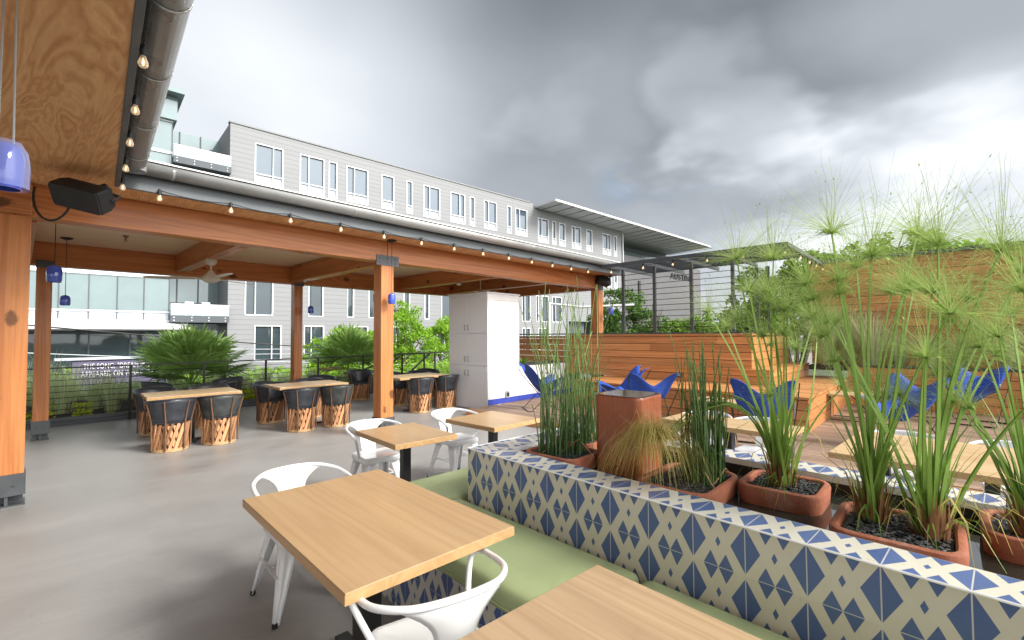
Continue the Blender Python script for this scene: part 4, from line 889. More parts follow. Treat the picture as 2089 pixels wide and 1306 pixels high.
chairs = [(1.47, 8.00, 4, 'barrel chair with its back to us at the left of the nearest long table', 'leather'),
          (2.07, 7.98, -8, 'worn barrel chair with its back to us at the right of the nearest long table', 'leather_worn'),
          (1.55, 9.55, 188, 'barrel chair facing us across the nearest long table, on the left', 'leather'),
          (2.30, 9.52, 176, 'barrel chair facing us across the nearest long table, on the right', 'leather_worn'),
          (1.85, 11.02, -95, 'turned barrel chair by the railing, left of the fan palm', 'leather'),
          (2.95, 10.95, 100, 'turned barrel chair by the railing, right in front of the fan palm', 'leather'),
          (3.27, 7.98, -6, 'barrel chair with its back to us at the left of the middle table', 'leather'),
          (3.86, 7.94, -14, 'worn barrel chair with its back to us at the right of the middle table', 'leather_worn'),
          (3.20, 9.17, 205, 'barrel chair at the far left of the middle table, seen from its open side', 'leather'),
          (3.92, 9.15, 182, 'barrel chair facing us across the middle table', 'leather'),
          (4.42, 9.75, 170, 'barrel chair behind the slim rear post', 'leather'),
          (5.86, 10.75, 150, 'single barrel chair standing alone by the railing, open side to us', 'leather'),
          (5.72, 8.02, -12, 'barrel chair with its back to us right of the centre post', 'leather'),
          (6.44, 8.08, -10, 'barrel chair partly hidden by the left edge of the white cabinet', 'leather'),
          (5.95, 9.22, 190, 'barrel chair facing us just right of the centre post', 'leather'),
          (6.55, 9.18, 180, 'barrel chair facing us in front of the stair railing', 'leather'),
          (7.1, 9.6, 170, 'barrel chair mostly hidden behind the white cabinet', 'leather')]
for k, (x, y, rz, lb, mt_) in enumerate(chairs):
    o = BC if k == 0 else dup(BC, (x, y, 0), R(rz), lb)
    if k == 0: o.location = (x, y, 0); o.rotation_euler = (0, 0, R(rz)); o['label'] = lb
    if mt_ != 'leather':
        recolour(o, 'back_shell', M[mt_])

# ------------------------------------------------------------------ white metal armchairs
def metal_chair():
    t = thing('metal_armchair', '', 'chair', group='white metal armchairs')
    def bez(P_, n_):
        P_ = [V(p) for p in P_]; o_ = []
        for i in range(len(P_) - 1):
            p0, p1, p2, p3 = P_[max(i - 1, 0)], P_[i], P_[i + 1], P_[min(i + 2, len(P_) - 1)]
            for k in range(n_): f = k / n_; o_.append(.5 * ((2 * p1) + (p2 - p0) * f + (2 * p0 - 5 * p1 + 4 * p2 - p3) * f * f + (3 * p1 - p0 - 3 * p2 + p3) * f ** 3))
        return o_ + [P_[-1]]
    half = [(.185, .06, .455), (.235, .145, .56), (.262, .165, .635), (.268, .10, .672), (.268, 0, .688), (.245, -.125, .705), (.165, -.225, .722), (.06, -.258, .728)]
    P_ = half + [(-a, b, c) for a, b, c in reversed(half)]
    g = MB(); g.tube(bez(P_, 6), .0125, 9); g.build('arm_rail', M['whitemetal'], t, smooth='all')
    def rail_at(x):
        ps = [p for p in bez(P_, 12) if p.y < -.05 and p.z > .69]; return min(ps, key=lambda p: abs(p.x - x))
    rows = []
    for s in range(13):
        f = s / 12; hw_ = .072 + .012 * f + .115 * max(0, (f - .45) / .55) ** 2.4; row = []
        for k in range(11):
            q = k / 10 * 2 - 1; x = q * hw_; e = rail_at(x); b = V((x, -.175 - .012 * (1 - q * q), .452)); p = b.lerp(V((x, e.y, e.z - .004)), f); p.y -= .018 * math.sin(f * math.pi) * (1 - q * q); p.y += .0; row.append(p)
        rows.append(row)
    g = MB(); g.grid(rows); g.build('back_splat', M['whitemetal'], t, smooth='all', solid=.004)
    g = MB(); g.rings(-.185, .185, -.18, .185, [(.004, .405), (.0, .41), (0, .44), (.004, .452), (.014, .457), (.035, .455), (.07, .449), (.12, .446), (.16, .445)], .05, 6, capb=False); g.build('seat', M['whitemetal'], t, smooth='all')
    for sx_ in (-1, 1):
        for sy_ in (-1, 1):
            a = V((sx_ * .155, sy_ * .150, .44)); b = V((sx_ * .222, sy_ * (.215 if sy_ > 0 else .245), .012)); g = MB()
            for (wa, wb, o_) in ((.105, .030, 'x'), (.105, .030, 'y')):
                rows = []
                for f in (0, .35, .7, 1):
                    c_ = a.lerp(b, f); w_ = wa + (wb - wa) * f ** .8; d = V((-sx_ * w_, 0, 0)) if o_ == 'x' else V((0, -sy_ * w_, 0)); rr = V((0, -sy_ * .006, 0)) if o_ == 'x' else V((-sx_ * .006, 0, 0))
                    rows.append([c_, c_ + d * .3, c_ + d * .42 + rr, c_ + d * .6 + rr, c_ + d * .72, c_ + d])
                g.grid(rows)
            l_ = g.build('leg', M['whitemetal'], t, smooth=True, solid=.004)
            g = MB(); g.lathe([(.014, 0), (.016, .004), (.015, .022), (.01, .026)], (b.x - sx_ * .008, b.y - sy_ * .008, 0), 10); g.build('foot', M['rubber'], l_, smooth=True)
    for (p, q) in (((-.19, -.19, .24), (-.19, .18, .24)), ((.19, -.19, .24), (.19, .18, .24)), ((-.19, 0, .24), (.19, 0, .24))):
        g = MB(); g.bar(p, q, .022, .004); g.build('stretcher', M['whitemetal'], t)
    return t
MC = metal_chair()
for k, (x, y, z, rz, lb) in enumerate([(1.20, 2.88, 0, 176, 'white metal armchair tucked in at the far end of the large oak table'),
        (2.36, 4.02, 0, 172, 'white metal armchair behind the left small oak table'), (3.33, 3.98, 0, 178, 'white metal armchair behind the right small oak table'),
        (1.06, 1.42, 0, -14, 'nearest white metal armchair at the bottom edge, seen from behind its curved back'),
        (4.93, 1.88, 0, 92, 'white metal armchair just right of the dense dark rushes'), (4.88, 1.36, 0, 86, 'white metal armchair behind the papyrus stalks at the pale table'),
        (4.95, .27, 0, 90, 'white metal armchair behind the wide pale table, centre right'), (4.98, -.36, 0, 88, 'white metal armchair at the right edge behind the wide pale table')]):
    if k == 0: MC.location = (x, y, z); MC.rotation_euler = (0, 0, R(rz)); MC['label'] = lb
    else: dup(MC, (x, y, z), R(rz), lb)

# ------------------------------------------------------------------ blue butterfly chairs
def butterfly():
    t = thing('butterfly_chair', '', 'chair', group='blue canvas butterfly chairs'); rows = []; N_ = 14
    for b in range(N_ + 1):
        v = b / N_ * 2 - 1; row = []      # v=-1 back, +1 front
        zm = .33 + .40 * max(0, -v) ** 1.4 + .07 * max(0, v) ** 1.6; zt = .52 + .40 * math.sin(math.pi / 2 * max(0, -v) ** 1.25) + .14 * math.sin(math.pi / 2 * max(0, v) ** 1.3); hw_ = .275 + .115 * abs(v) ** 1.1 - .06 * max(0, abs(v) - .75) / .25
        for a in range(N_ + 1):
            u = a / N_ * 2 - 1; y = v * .39 * (1 - (.22 if v < 0 else .16) * (1 - u * u)); row.append((u * hw_, y - .03 * max(0, -v) ** 2, zm + (zt - zm) * math.sin(math.pi / 2 * abs(u) ** 1.35)))
        rows.append(row)
    g = MB(); g.grid(rows); g.build('canvas_sling', M['blue'], t, smooth='all', solid=.006)
    for s in (-1, 1):
        g = MB(); g.tube([(s * .375, -.42, .89), (s * .36, -.30, .66), (s * .31, .26, .02), (s * .30, .31, .008), (-s * .30, .31 if s > 0 else .32, .008 + (.013 if s > 0 else 0))], .0065, 7); g.build('frame_rod', M['black'], t, smooth=True)
        g = MB(); g.tube([(s * .375, .39, .625), (s * .36, .30, .56), (s * .31, -.26, .02), (s * .30, -.31, .008), (-s * .30, -.31 if s > 0 else -.32, .008 + (.013 if s > 0 else 0))], .0065, 7); g.build('frame_rod', M['black'], t, smooth=True)
    return t
BF = butterfly(); DZ = .12
for k, (x, y, rz, lb) in enumerate([(7.05, 5.85, -125, 'blue butterfly chair in front of the white half wall, seen from the side'),
        (7.0, 4.05, 40, 'blue butterfly chair left of the column, just its corner showing over the fountain'),
        (6.35, 3.25, -45, 'blue butterfly chair showing its back right of the fountain column'),
        (6.42, 1.70, -75, 'blue butterfly chair behind the single-clump papyrus'),
        (7.75, .42, 60, 'dark blue butterfly chair in front of the low planter wall'),
        (10.5, -.30, 75, 'bright blue butterfly chair turned sunward at the right')]):
    if k == 0: BF.location = (x, y, DZ); BF.rotation_euler = (0, 0, R(rz)); BF['label'] = lb
    else: dup(BF, (x, y, DZ), R(rz), lb)
# ------------------------------------------------------------------ low side tables on the deck
def side_table(x, y, sx_, sy_, rz, label, h=.42):
    t = thing('side_table', label, 'table', group='low side tables on the deck'); a, b = sx_ / 2, sy_ / 2
    g = MB(); g.box(-a, a, -b, b, h - .035, h); g.build('tabletop', M['tan'], t, bevel=.004)
    for s in (-1, 1):
        g = MB(); g.tube([(s * (a - .03), -b + .03, h - .036), (s * (a - .03), -b + .03, .008), (s * (a - .03), b - .03, .008), (s * (a - .03), b - .03, h - .036)], .007, 6); g.build('leg', M['black'], t)
    t.location = (x, y, DZ); t.rotation_euler = (0, 0, R(rz)); return t
side_table(7.62, 2.62, .50, .75, -4, 'low pale table by the cedar tiers behind the dense rushes')
side_table(9.7, 1.05, .55, .9, 4, 'low pale side table near the low planter wall, left one', .44)
side_table(10.9, .55, .5, .8, 8, 'low pale side table close against the low planter wall', .44)

# ================================================================== far side of the street
BA = R(-4.134); BO = V((8.09, 30, 0))
def placeB(o): o.location = BO; o.rotation_euler = (0, 0, BA); return o
GZ = -3.6
apt = thing('apartment_building', 'long grey clapboard apartment building with rows of white framed windows', 'building')
def wall_openings(mb, s0, s1, z0, z1, holes):
    """front wall sheet at y=0 with real openings, cut on a grid"""
    xs = sorted({s0, s1, *[h for q in holes for h in (q[0], q[2])]}); zs = sorted({z0, z1, *[h for q in holes for h in (q[1], q[3])]})
    for a, b in zip(xs, xs[1:]):
        for c, d in zip(zs, zs[1:]):
            mx_, mz_ = (a + b) / 2, (c + d) / 2
            if not any(q[0] < mx_ < q[2] and q[1] < mz_ < q[3] for q in holes): mb.quad((a, 0, c), (b, 0, c), (b, 0, d), (a, 0, d))
TOPW = [(1.30, 2.88, 2), (3.88, 5.42, 1), (5.72, 6.26, 0), (6.92, 8.45, 1), (9.49, 10.47, 0), (11.51, 12.02, 0), (13.0, 14.48, 1), (15.52, 16.95, 2), (17.47, 17.98, 0), (19.0, 20.43, 1), (21.67, 22.19, 0), (22.70, 24.18, 1)]
TOPW2 = [(25.65, 27.14, 1), (27.67, 28.22, 0), (28.69, 29.62, 0), (30.66, 32.13, 1), (33.08, 34.05, 0), (35.95, 37.46, 2), (38.09, 38.63, 0)]
LOWW = [(.87, 2.38, 1), (4.47, 5.41, 0), (7.01, 7.47, 0), (8.56, 9.9, 2), (11.3, 11.8, 0), (13.09, 13.5, 0), (14.62, 15.6, 0), (17.2, 18.6, 1), (19.5, 20.1, 0), (21.2, 22.6, 2), (23.45, 24.55, 1), (25.30, 25.67, 0), (26.11, 27.04, 0), (27.57, 28.98, 1)]
LOW2 = [(1.39, 2.88, 2), (4.22, 5.46, 1), (7.5, 8.5, 0), (10.2, 11.6, 1), (14.2, 15.3, 2), (18, 19.4, 1), (23.47, 24.54, 1), (25.6, 26.96, 1)]
WINS = [(a, 10.80, b, 13.27, k, 1) for a, b, k in TOPW] + [(a + .4, 6.9, b + .4, 9.35, k, 1) for a, b, k in TOPW] + [(a, 2.88, b, 5.38, k, 0) for a, b, k in LOWW] + [(a, .20, b, 2.28, k, 0) for a, b, k in LOW2]
WINS2 = [(a, 10.55, b, 12.88, k, 1) for a, b, k in TOPW2] + [(a, 6.9, b, 9.35, k, 1) for a, b, k in TOPW2]
def window(par, s0, z0, s1, z1, kind, spand, gmat):
    g = MB(); fwd = .05; y0, y1 = -.03, .16
    g.box(s0 - .012, s0 + fwd, y0, y1, z0 - .012, z1 + .012); g.box(s1 - fwd, s1 + .012, y0, y1, z0 - .012, z1 + .012); g.box(s0 + fwd, s1 - fwd, y0, y1, z0 - .012, z0 + fwd); g.box(s0 + fwd, s1 - fwd, y0, y1, z1 - fwd, z1 + .012)
    mz = z0 + .62 if spand else None
    if mz: g.box(s0 + fwd, s1 - fwd, y0 + .003, y1, mz - .025, mz + .025)
    if kind:
        c_ = s0 + (s1 - s0) * (.36 if kind == 1 else .64); g.box(c_ - .025, c_ + .025, y0 + .006, y1, z0 + fwd, z1 - fwd)
    f = g.build('window', M['wframe'], par)
    g = MB(); g.quad((s0 + .05, .10, mz or z0 + .03), (s1 - .05, .10, mz or z0 + .03), (s1 - .05, .10, z1 - .03), (s0 + .05, .10, z1 - .03)); g.build('pane', M[gmat], f)
    if mz: g = MB(); g.quad((s0 + .05, .09, z0 + .03), (s1 - .05, .09, z0 + .03), (s1 - .05, .09, mz), (s0 + .05, .09, mz)); g.build('spandrel', M['spandrel'], f)
g = MB(); wall_openings(g, 0, 25.0, GZ, 14.10, [q[:4] for q in WINS if q[2] < 25.0])
wall_openings(g, 25.0, 30.05, GZ, 13.70, [q[:4] for q in WINS + WINS2 if q[0] > 25 and q[2] < 30.05])
g.quad((0, 0, GZ), (0, 0, 14.1), (0, 14, 14.1), (0, 14, GZ)); g.quad((0, .4, 13.6), (30.05, .4, 13.6), (30.05, 14, 13.2), (0, 14, 13.6)); g.build('wall', M['siding'], apt)
g = MB(); g.box(-.05, 24.6, -.06, .35, 14.102, 14.19); g.build('parapet_cap', M['siding'], apt)
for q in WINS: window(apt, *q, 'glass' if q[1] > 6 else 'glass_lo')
g = MB(); g.box(-2.70, -.02, .5, .6, 10.0, 14.0); g.build('balcony_side', M['siding'], apt) if False else None
# recessed balconies between the siding and the glass wing
for zb, zt in ((10.95, 13.6), (7.0, 10.6), (2.40, 6.3)):
    g = MB(); g.box(-2.70, -.015, -.5, 3.0, zb, zb + .36); s = g.build('balcony', M['slate'], apt)
    g = MB()
    for k in range(4):
        for dz_ in (.1, .26):
            x = -2.55 + k * .78; g.tube([(x, -.52, zb + dz_), (x, -.5, zb + dz_)], .03, 6)
    g.build('balcony_bolt', M['white'], s)
    g = MB(); g.box(-2.69, -.03, -.49, -.47, zb + .37, zb + .93); g.build('glass_guard', M['glass_clear'], s)
    g = MB(); g.box(-2.70, -.02, -.51, -.45, zb + .935, zb + .99); g.build('guard_rail', M['wframe'], s)
    g = MB(); g.quad((-2.7, 2.98, zb + .36), (-.02, 2.98, zb + .36), (-.02, 2.98, zt + .3), (-2.7, 2.98, zt + .3)); g.build('glass_door', M['glass_cw'], s)
    g = MB()
    for x in (-2.05, -1.0): g.box(x - .03, x + .03, 2.92, 2.97, zb + .36, zt + .3)
    g.box(-2.7, -.02, 2.90, 2.97, zb + 1.2, zb + 1.26); g.build('door_frame', M['slate'], s)
    for dx in (-.9, -1.7):
        g = MB(); x = dx; g.box(x - .2, x + .2, .6, 1.0, zb + .75, zb + .80); g.box(x - .2, x + .2, .96, 1.0, zb + .80, zb + 1.2)
        for p in ((x - .17, .63), (x + .17, .63), (x - .17, .97), (x + .17, .97)): g.box(p[0] - .02, p[0] + .02, p[1] - .02, p[1] + .02, zb + .365, zb + .75)
        g.build('balcony_chair', M['white'], s)
placeB(apt)
gw = thing('glass_building', 'pale glass curtain wall building with white bands at left behind the pavilion', 'building')
g = MB(); g.box(-40, -2.72, .02, 14, GZ, 1.80); g.build('ground_floor', M['inside'], gw)
mull = [-2.72 - 1.055 * k for k in range(24)]
for (za, zb, nm) in ((2.97, 4.72, 'upper_glass'), (6.9, 8.9, 'upper_glass'), (10.0, 11.45, 'upper_glass'), (11.62, 13.2, 'upper_glass')):
    g = MB(); g.quad((-40, 0, za), (-2.72, 0, za), (-2.72, 0, zb), (-40, 0, zb)); g.quad((-2.72, 0, za), (-2.72, 3, za), (-2.72, 3, zb), (-2.72, 0, zb)); g.build(nm, M['glass_cw'], gw)
for (za, zb) in ((2.50, 2.90), (5.0, 6.85), (8.95, 9.95)):
    g = MB(); g.quad((-40, .01, za), (-2.72, .01, za), (-2.72, .01, zb), (-40, .01, zb)); g.build('spandrel_band', M['spandrel'], gw)
for (za, zb) in ((2.90, 2.97), (4.72, 4.98), (2.42, 2.50), (6.83, 6.9), (8.9, 8.97), (9.94, 10.0), (11.46, 11.61), (13.2, 13.28)):
    g = MB(); g.box(-40, -2.70, -.08, .05, za, zb); g.build('white_band', M['wframe'], gw)
for k, x in enumerate(mull):
    g = MB(); g.box(x - .02, x + .02, -.045, .03, 2.5, 13.19); g.build('mullion', M['slate'], gw)
g = MB(); g.quad((-40, -1.6, 2.05), (-1.95, -1.6, 2.05), (-2.7, -.01, 2.42), (-40, -.01, 2.42)); g.quad((-40, -1.6, 2.05), (-40, -.01, 1.98), (-1.95, -.01, 1.98), (-1.95, -1.6, 2.05)); g.box(-40, -1.95, -1.66, -1.6, 2.0, 2.1); g.build('entrance_canopy', M['eave'], gw)
g = MB(); g.quad((-40, 0, -2.4), (-.5, 0, -2.4), (-.5, 0, 1.78), (-40, 0, 1.78)); g.build('shop_front', M['glass_lo'], gw)
g = MB()
for k in range(14): x = -1.2 - k * 1.55; g.box(x - .03, x + .03, -.06, -.01, -2.4, 1.79)
g.box(-40, -.5, -.07, -.012, 1.79, 1.97); g.box(-40, -.5, -.2, -.075, -.25, -.12); g.build('shop_mullion', M['slate'], gw)
for (x, w_, z0, z1) in ((-5.6, 1.5, .2, .32), (-2.9, 1.4, .2, .36)):
    g = MB(); g.box(x - w_ / 2, x + w_ / 2, -.2, -.09, z0, z1); g.box(x - w_ / 2 + .1, x - w_ / 2 + .2, -.2, -.09, -1.4, z0); g.box(x + w_ / 2 - .2, x + w_ / 2 - .1, -.2, -.09, -1.4, z0); g.build('counter', M['timber_in'], gw)
g = MB(); g.box(-3.7, -2.55, -.3, 1.5, 13.29, 14.55); g.box(-3.9, -2.30, -.9, 1.8, 14.56, 14.80); g.build('roof_lantern', M['glass_cw'], gw)
placeB(gw)
off = thing('corrugated_building', 'grey building with long overhanging eave and corrugated end wall lettered AUSTIN', 'building')
g = MB(); wall_openings(g, 30.06, 39.6, 3.0, 13.68, [q[:4] for q in WINS2 if q[0] > 30]); g.build('siding_wall', M['siding'], off)
for q in WINS2: window(off, *q, 'glass')
g = MB(); g.box(30.06, 33.25, .6, 6, GZ, 6.4); g.build('dark_stair_tower', M['slate'], off)
g = MB(); n_ = 150
rows = [[], []]
for k in range(n_ + 1):
    s = 38.9 + 23.2 * k / n_
    for q, z in enumerate((GZ, 11.35)): rows[q].append((s, 1.2 + (.07 if k % 2 else 0) - .0, z))
g.grid(rows); g.quad((62.1, 1.2, GZ), (62.1, 18, GZ), (62.1, 18, 11.35), (62.1, 1.2, 11.35)); g.quad((38.9, 1.3, 11.35), (62.1, 1.3, 11.35), (62.1, 18, 11.35), (38.9, 18, 11.35)); g.quad((38.9, 1.25, GZ), (38.9, 1.25, 11.35), (38.9, 8, 11.35), (38.9, 8, GZ)); g.build('corrugated_wall', M['corr'], off)
g = MB()
for (s, za, zb) in ((45.2, 5.2, 8.4), (48.6, 2.2, 5.6)):
    g.box(s - .22, s + .22, 1.10, 1.195, za, zb)
g.box(47.0, 47.4, 1.1, 1.195, -1, 1.6); g.build('slot_window', M['dark'], off)
g = MB(); g.quad((40.9, 4.0, 11.36), (62, 4.0, 11.36), (62, 4.0, 12.7), (40.9, 4.0, 12.7)); g.build('clerestory_glass', M['glass_cw'], off)
g = MB(); g.box(40.9, 62, 3.9, 4.3, 12.72, 13.3); g.box(39.55, 40.85, 1.0, 4.3, 11.36, 13.4); g.build('clerestory_wall', M['slate'], off)
g = MB(); g.tube([(39.75, -.08, 3), (39.75, -.08, 13.4)], .09, 8); g.build('downpipe', M['eave'], off)
E1, E2 = 25.2, 57.0
EZ = lambda q: 13.80 - .24 * (q - E1) / (E2 - E1)
g = MB(); g.quad((E1, -2.7, EZ(E1)), (E2, -2.7, EZ(E2)), (E2, 6, EZ(E2) - .25), (E1 + .5, 6, EZ(E1) - .10)); g.build('eave_soffit', M['soffit'], off)
g = MB(); g.bar((E1, -2.73, EZ(E1) + .10), (E2, -2.73, EZ(E2) + .10), .06, .20); g.bar((E1 - .03, -2.7, EZ(E1) + .10), (E1 + .47, 6, EZ(E1) + .05), .06, .20); g.build('eave_edge', M['eave'], off)
g = MB(); g.quad((E1, -2.76, EZ(E1) + .21), (E1 + .5, 6, EZ(E1) + .16), (E2, 6, EZ(E2) + .05), (E2, -2.76, EZ(E2) + .21)); g.build('eave_roof', M['slate'], off)
for k in range(20):
    q = E1 + 1.0 + k * 1.65
    g = MB(); g.bar((q, -2.68, EZ(q) - .03), (q, -.02 if q < 39.5 else 3.85, EZ(q) - (.06 if q < 39.5 else .15)), .06, .05); g.build('eave_rib', M['corr'], off)
placeB(off)
def letters(txt, size, depth, loc, rot, mat, parent, name, sx_=1.):
    cu_ = bpy.data.curves.new(name, 'FONT'); cu_.body = txt; cu_.size = size; cu_.extrude = depth; cu_.space_character = 1.06; cu_.space_line = .98
    tmp = bpy.data.objects.new('tmp_text', cu_); COL.objects.link(tmp); dg = bpy.context.evaluated_depsgraph_get(); dg.update()
    me = bpy.data.meshes.new_from_object(tmp.evaluated_get(dg)); bpy.data.objects.remove(tmp); me.materials.clear(); me.materials.append(mat)
    o = bpy.data.objects.new(name, me); COL.objects.link(o); o.parent = parent; o.location = loc; o.rotation_euler = rot; o.scale = (sx_, 1, 1); return o
letters('AUSTIN', 1.15, .04, (53.0, 1.12, 9.35), (R(90), 0, 0), M['dark'], off, 'lettering', 1.35)
sgn = thing('marquee_sign', 'dark marquee board with two lines of white capitals behind the railing', 'sign', (1.9, 17, 0))
g = MB(); g.box(.95, 3.15, 17, 17.12, .30, .98); g.build('board', M['sign'], sgn)
g = MB(); g.box(.6, 3.6, 16.94, 17.16, .985, 1.05); g.build('top_edge', M['spandrel'], sgn)
for x in (1.2, 2.9):
    g = MB(); g.box(x - .06, x + .06, 17.02, 17.10, GZ, .298); g.build('sign_post', M['slate'], sgn)
letters('THE SONG, "DREAM POLICE"', .205, .012, (1.16 - 1.9, -.03, .74), (R(90), 0, 0), M['letter'], sgn, 'lettering', .60)
letters('APPEARED ON WHAT ALBUM', .205, .012, (1.12 - 1.9, -.03, .53), (R(90), 0, 0), M['letter'], sgn, 'lettering', .615)
for k, (p, q, r_, lb) in enumerate((((-6, 19, 2.75), (9.5, 19, 1.05), .022, 'dark overhead cable slanting across the glass building'), ((-6, 19, 1.75), (16, 19, .02), .013, 'thin pale overhead cable low behind the palms'), ((4, 19.5, 1.17), (22, 21, 1.12), .012, 'upper pale cable crossing in front of the bright tree'), ((4, 19.5, .98), (22, 21, .90), .012, 'lower pale cable crossing in front of the bright tree'))):
    g = MB(); p, q = V(p), V(q); g.tube([p.lerp(q, f) - V((0, 0, .5 * f * (1 - f))) for f in [j / 14 for j in range(15)]], r_, 5); tag(g.build('overhead_cable', M['cord'] if k == 0 else M['spandrel'], None), lb, 'cable')
sl_ = thing('street_lamp', 'pale street lamp arm reaching across behind the corner post', 'street lamp', (17.2, 13.7, GZ))
g = MB(); g.tube([(17.2, 13.74, GZ), (17.2, 13.74, 3.15)], .09, 8); g.build('pole', M['eave'], sl_)
g = MB(); g.tube([(17.2, 13.74, 3.1), (18.3, 12.6, 2.92), (19.3, 11.5, 2.98)], .055, 8); g.build('arm', M['eave'], sl_)
g = MB(); g.bar((19.25, 11.55, 2.98), (20.0, 10.8, 3.02), .22, .10); g.build('lamp_head', M['eave'], sl_, bevel=.02)

# ------------------------------------------------------------------ trees
def tree(label, x, y, zb, blobs, mat, n, leafs, seed, group=None, lean=0, name='broadleaf_tree'):
    rd = random.Random(seed); t = thing(name, label, 'tree', (x, y, zb)); top = max(b[2] for b in blobs)
    tk = MB(); trunk_top = V((x + lean, y, zb + (top - zb) * .5)); tk.tube([(x, y, zb), (x + lean * .4, y, zb + (top - zb) * .25), trunk_top], [.2, .16, .12], 8)
    g = MB()
    for (bx, by, bz, r, rz) in blobs:
        c_ = V((bx, by, bz)); tk.tube([trunk_top - V((0, 0, .6)), trunk_top.lerp(c_, .5) + V((rd.uniform(-.2, .2), rd.uniform(-.2, .2), .1)), c_, c_ + V((rd.uniform(-.3, .3) * r, rd.uniform(-.3, .3) * r, r * .5))], [.09, .06, .035, .012], 5)
        subs = []
        for k in range(16):
            a = rd.uniform(0, 6.28); cz = rd.uniform(-.8, 1); q = math.sqrt(1 - min(1, cz * cz)) ; rr = rd.uniform(.5, 1.0); subs.append((c_ + V((math.cos(a) * q * r * rr, math.sin(a) * q * r * rr, cz * rz * rr)), r * rd.uniform(.20, .42)))
        for k, (sc_, sr) in enumerate(subs):
            if k % 3 == 0: tk.tube([c_, c_.lerp(sc_, .6) + V((0, 0, -.05)), sc_], [.025, .015, .006], 4)
        for k in range(int(n * r * r)):
            sc_, sr = subs[rd.randrange(len(subs))]; a = rd.uniform(0, 6.28); cz = rd.uniform(-1, 1); q = math.sqrt(1 - cz * cz); rr = sr * rd.random() ** .45
            p = sc_ + V((math.cos(a) * q * rr, math.sin(a) * q * rr, cz * rr * .75)); d = V((rd.gauss(0, 1), rd.gauss(0, 1), rd.gauss(-.25, .6))).normalized(); sd = d.orthogonal().normalized(); sd = (sd * math.cos(a) + d.cross(sd) * math.sin(a)); L = leafs * rd.uniform(.6, 1.35); w_ = L * .36
            g.quad(p, p + d * L * .5 + sd * w_, p + d * L + V((0, 0, -L * .12)), p + d * L * .5 - sd * w_)
    tk.build('trunk', M['bark'], t, smooth=True); g.build('crown', mat, t); return t
tree('bright green tree rising right of the centre post', 13.4, 20.2, GZ, [(13.3, 20, 2.1, 1.25, 1.15), (12.6, 20.2, 1.0, 1.1, .9), (14.4, 20.3, 1.2, 1.2, .9), (13.2, 20, .2, 1.5, .7), (13.0, 20.4, 2.9, .7, .75)], M['tree_l'], 1700, .115, 41)
tree('low bright green tree between the slim rear post and the centre post', 9.6, 19.2, GZ, [(9.6, 19, 1.25, 1.0, .8), (8.7, 19.1, .9, .8, .6), (10.7, 19.2, 1.0, .9, .8), (9.4, 19, .2, 1.3, .6), (11.3, 19.3, .4, .9, .7)], M['tree_l'], 1700, .115, 42)
tree('bright green tree against the left edge of the white cabinet', 16.8, 21.2, GZ, [(16.5, 21, 1.6, 1.15, .9), (17.4, 21.2, 2.1, .9, .8), (16.2, 21, .5, 1.4, .8), (18.2, 21, .8, 1.2, .9)], M['tree_l'], 1500, .12, 43)
tree('dark green tree beside the dark tower, behind the corner post', 26.9, 15.5, GZ, [(26.9, 15.3, 3.6, 1.6, 1.4), (27.6, 14.3, 2.4, 1.5, 1.2), (26.2, 16.2, 2.2, 1.4, 1.3), (27.2, 15, 1.2, 2.2, 1.0), (28.3, 13.8, 1.5, 1.2, .9)], M['tree_d'], 900, .17, 44)
tree('small dark green tree left of the fence posts of the trellis', 31, 14, GZ, [(31, 13.8, 1.9, 1.2, .9), (32, 13.0, 1.6, 1.1, .8), (30.2, 14.6, 1.6, 1.0, .8), (33, 12.2, 1.7, 1.2, .9)], M['tree_m'], 800, .18, 45)
tree('mid green tree in front of the right end of the AUSTIN wall', 28.7, 10.4, GZ, [(28.6, 10.3, 2.2, 1.2, .9), (29.3, 9.3, 2.3, 1.2, 1.0), (28, 11.3, 2.0, .9, .7), (29.8, 8.3, 2.5, 1.2, 1.0), (28.5, 10, 1.3, 1.8, .8)], M['tree_m'], 850, .16, 46)
tree('leafy tree seen through the open end of the trellis', 21.8, 6.1, GZ, [(21.8, 6.0, 3.7, .85, .7), (22.2, 5.3, 3.0, .9, .8), (21.4, 6.4, 2.5, .8, .7), (22, 5.6, 2.1, 1.3, .8), (22.6, 4.7, 3.5, .9, .9)], M['tree_d'], 1300, .14, 47)
tree('feathery green tree left of the tall cedar wall', 18.5, 3.8, GZ, [(18.4, 4.0, 3.1, .95, .9), (18.6, 3.3, 3.9, .8, .6), (18.3, 4.5, 2.3, .9, .8), (18.4, 3.9, 1.9, 1.2, .6), (18.7, 3.0, 3.0, 1.0, 1.0)], M['tree_m'], 1500, .13, 48)
tree('rounded green tree showing over the left of the tall cedar wall', 24, 2.6, GZ, [(23.5, 2.5, 4.5, 1.3, .9), (24.3, 1.3, 5.0, 1.2, .8), (24.6, .4, 4.7, 1.2, .8), (23.2, 3.4, 4.0, 1.0, .8)], M['tree_m'], 800, .18, 49)
tree('lower green tree showing over the right of the tall cedar wall', 28, -.8, GZ, [(27.8, -.6, 4.7, 1.3, .8), (28.4, -1.9, 4.4, 1.3, .8), (27.2, .5, 4.6, 1.2, .8)], M['tree_l'], 700, .2, 50)
bt = thing('bare_sapling', 'bare leafless sapling standing in front of the corrugated wall', 'tree', (22.6, 11.0, GZ)); g = MB(); rd = random.Random(5)
g.tube([(22.6, 11, GZ), (22.6, 11, .5), (22.55, 11.05, 1.8)], [.06, .05, .035], 6); g.build('trunk', M['bark'], bt, smooth=True); g = MB()
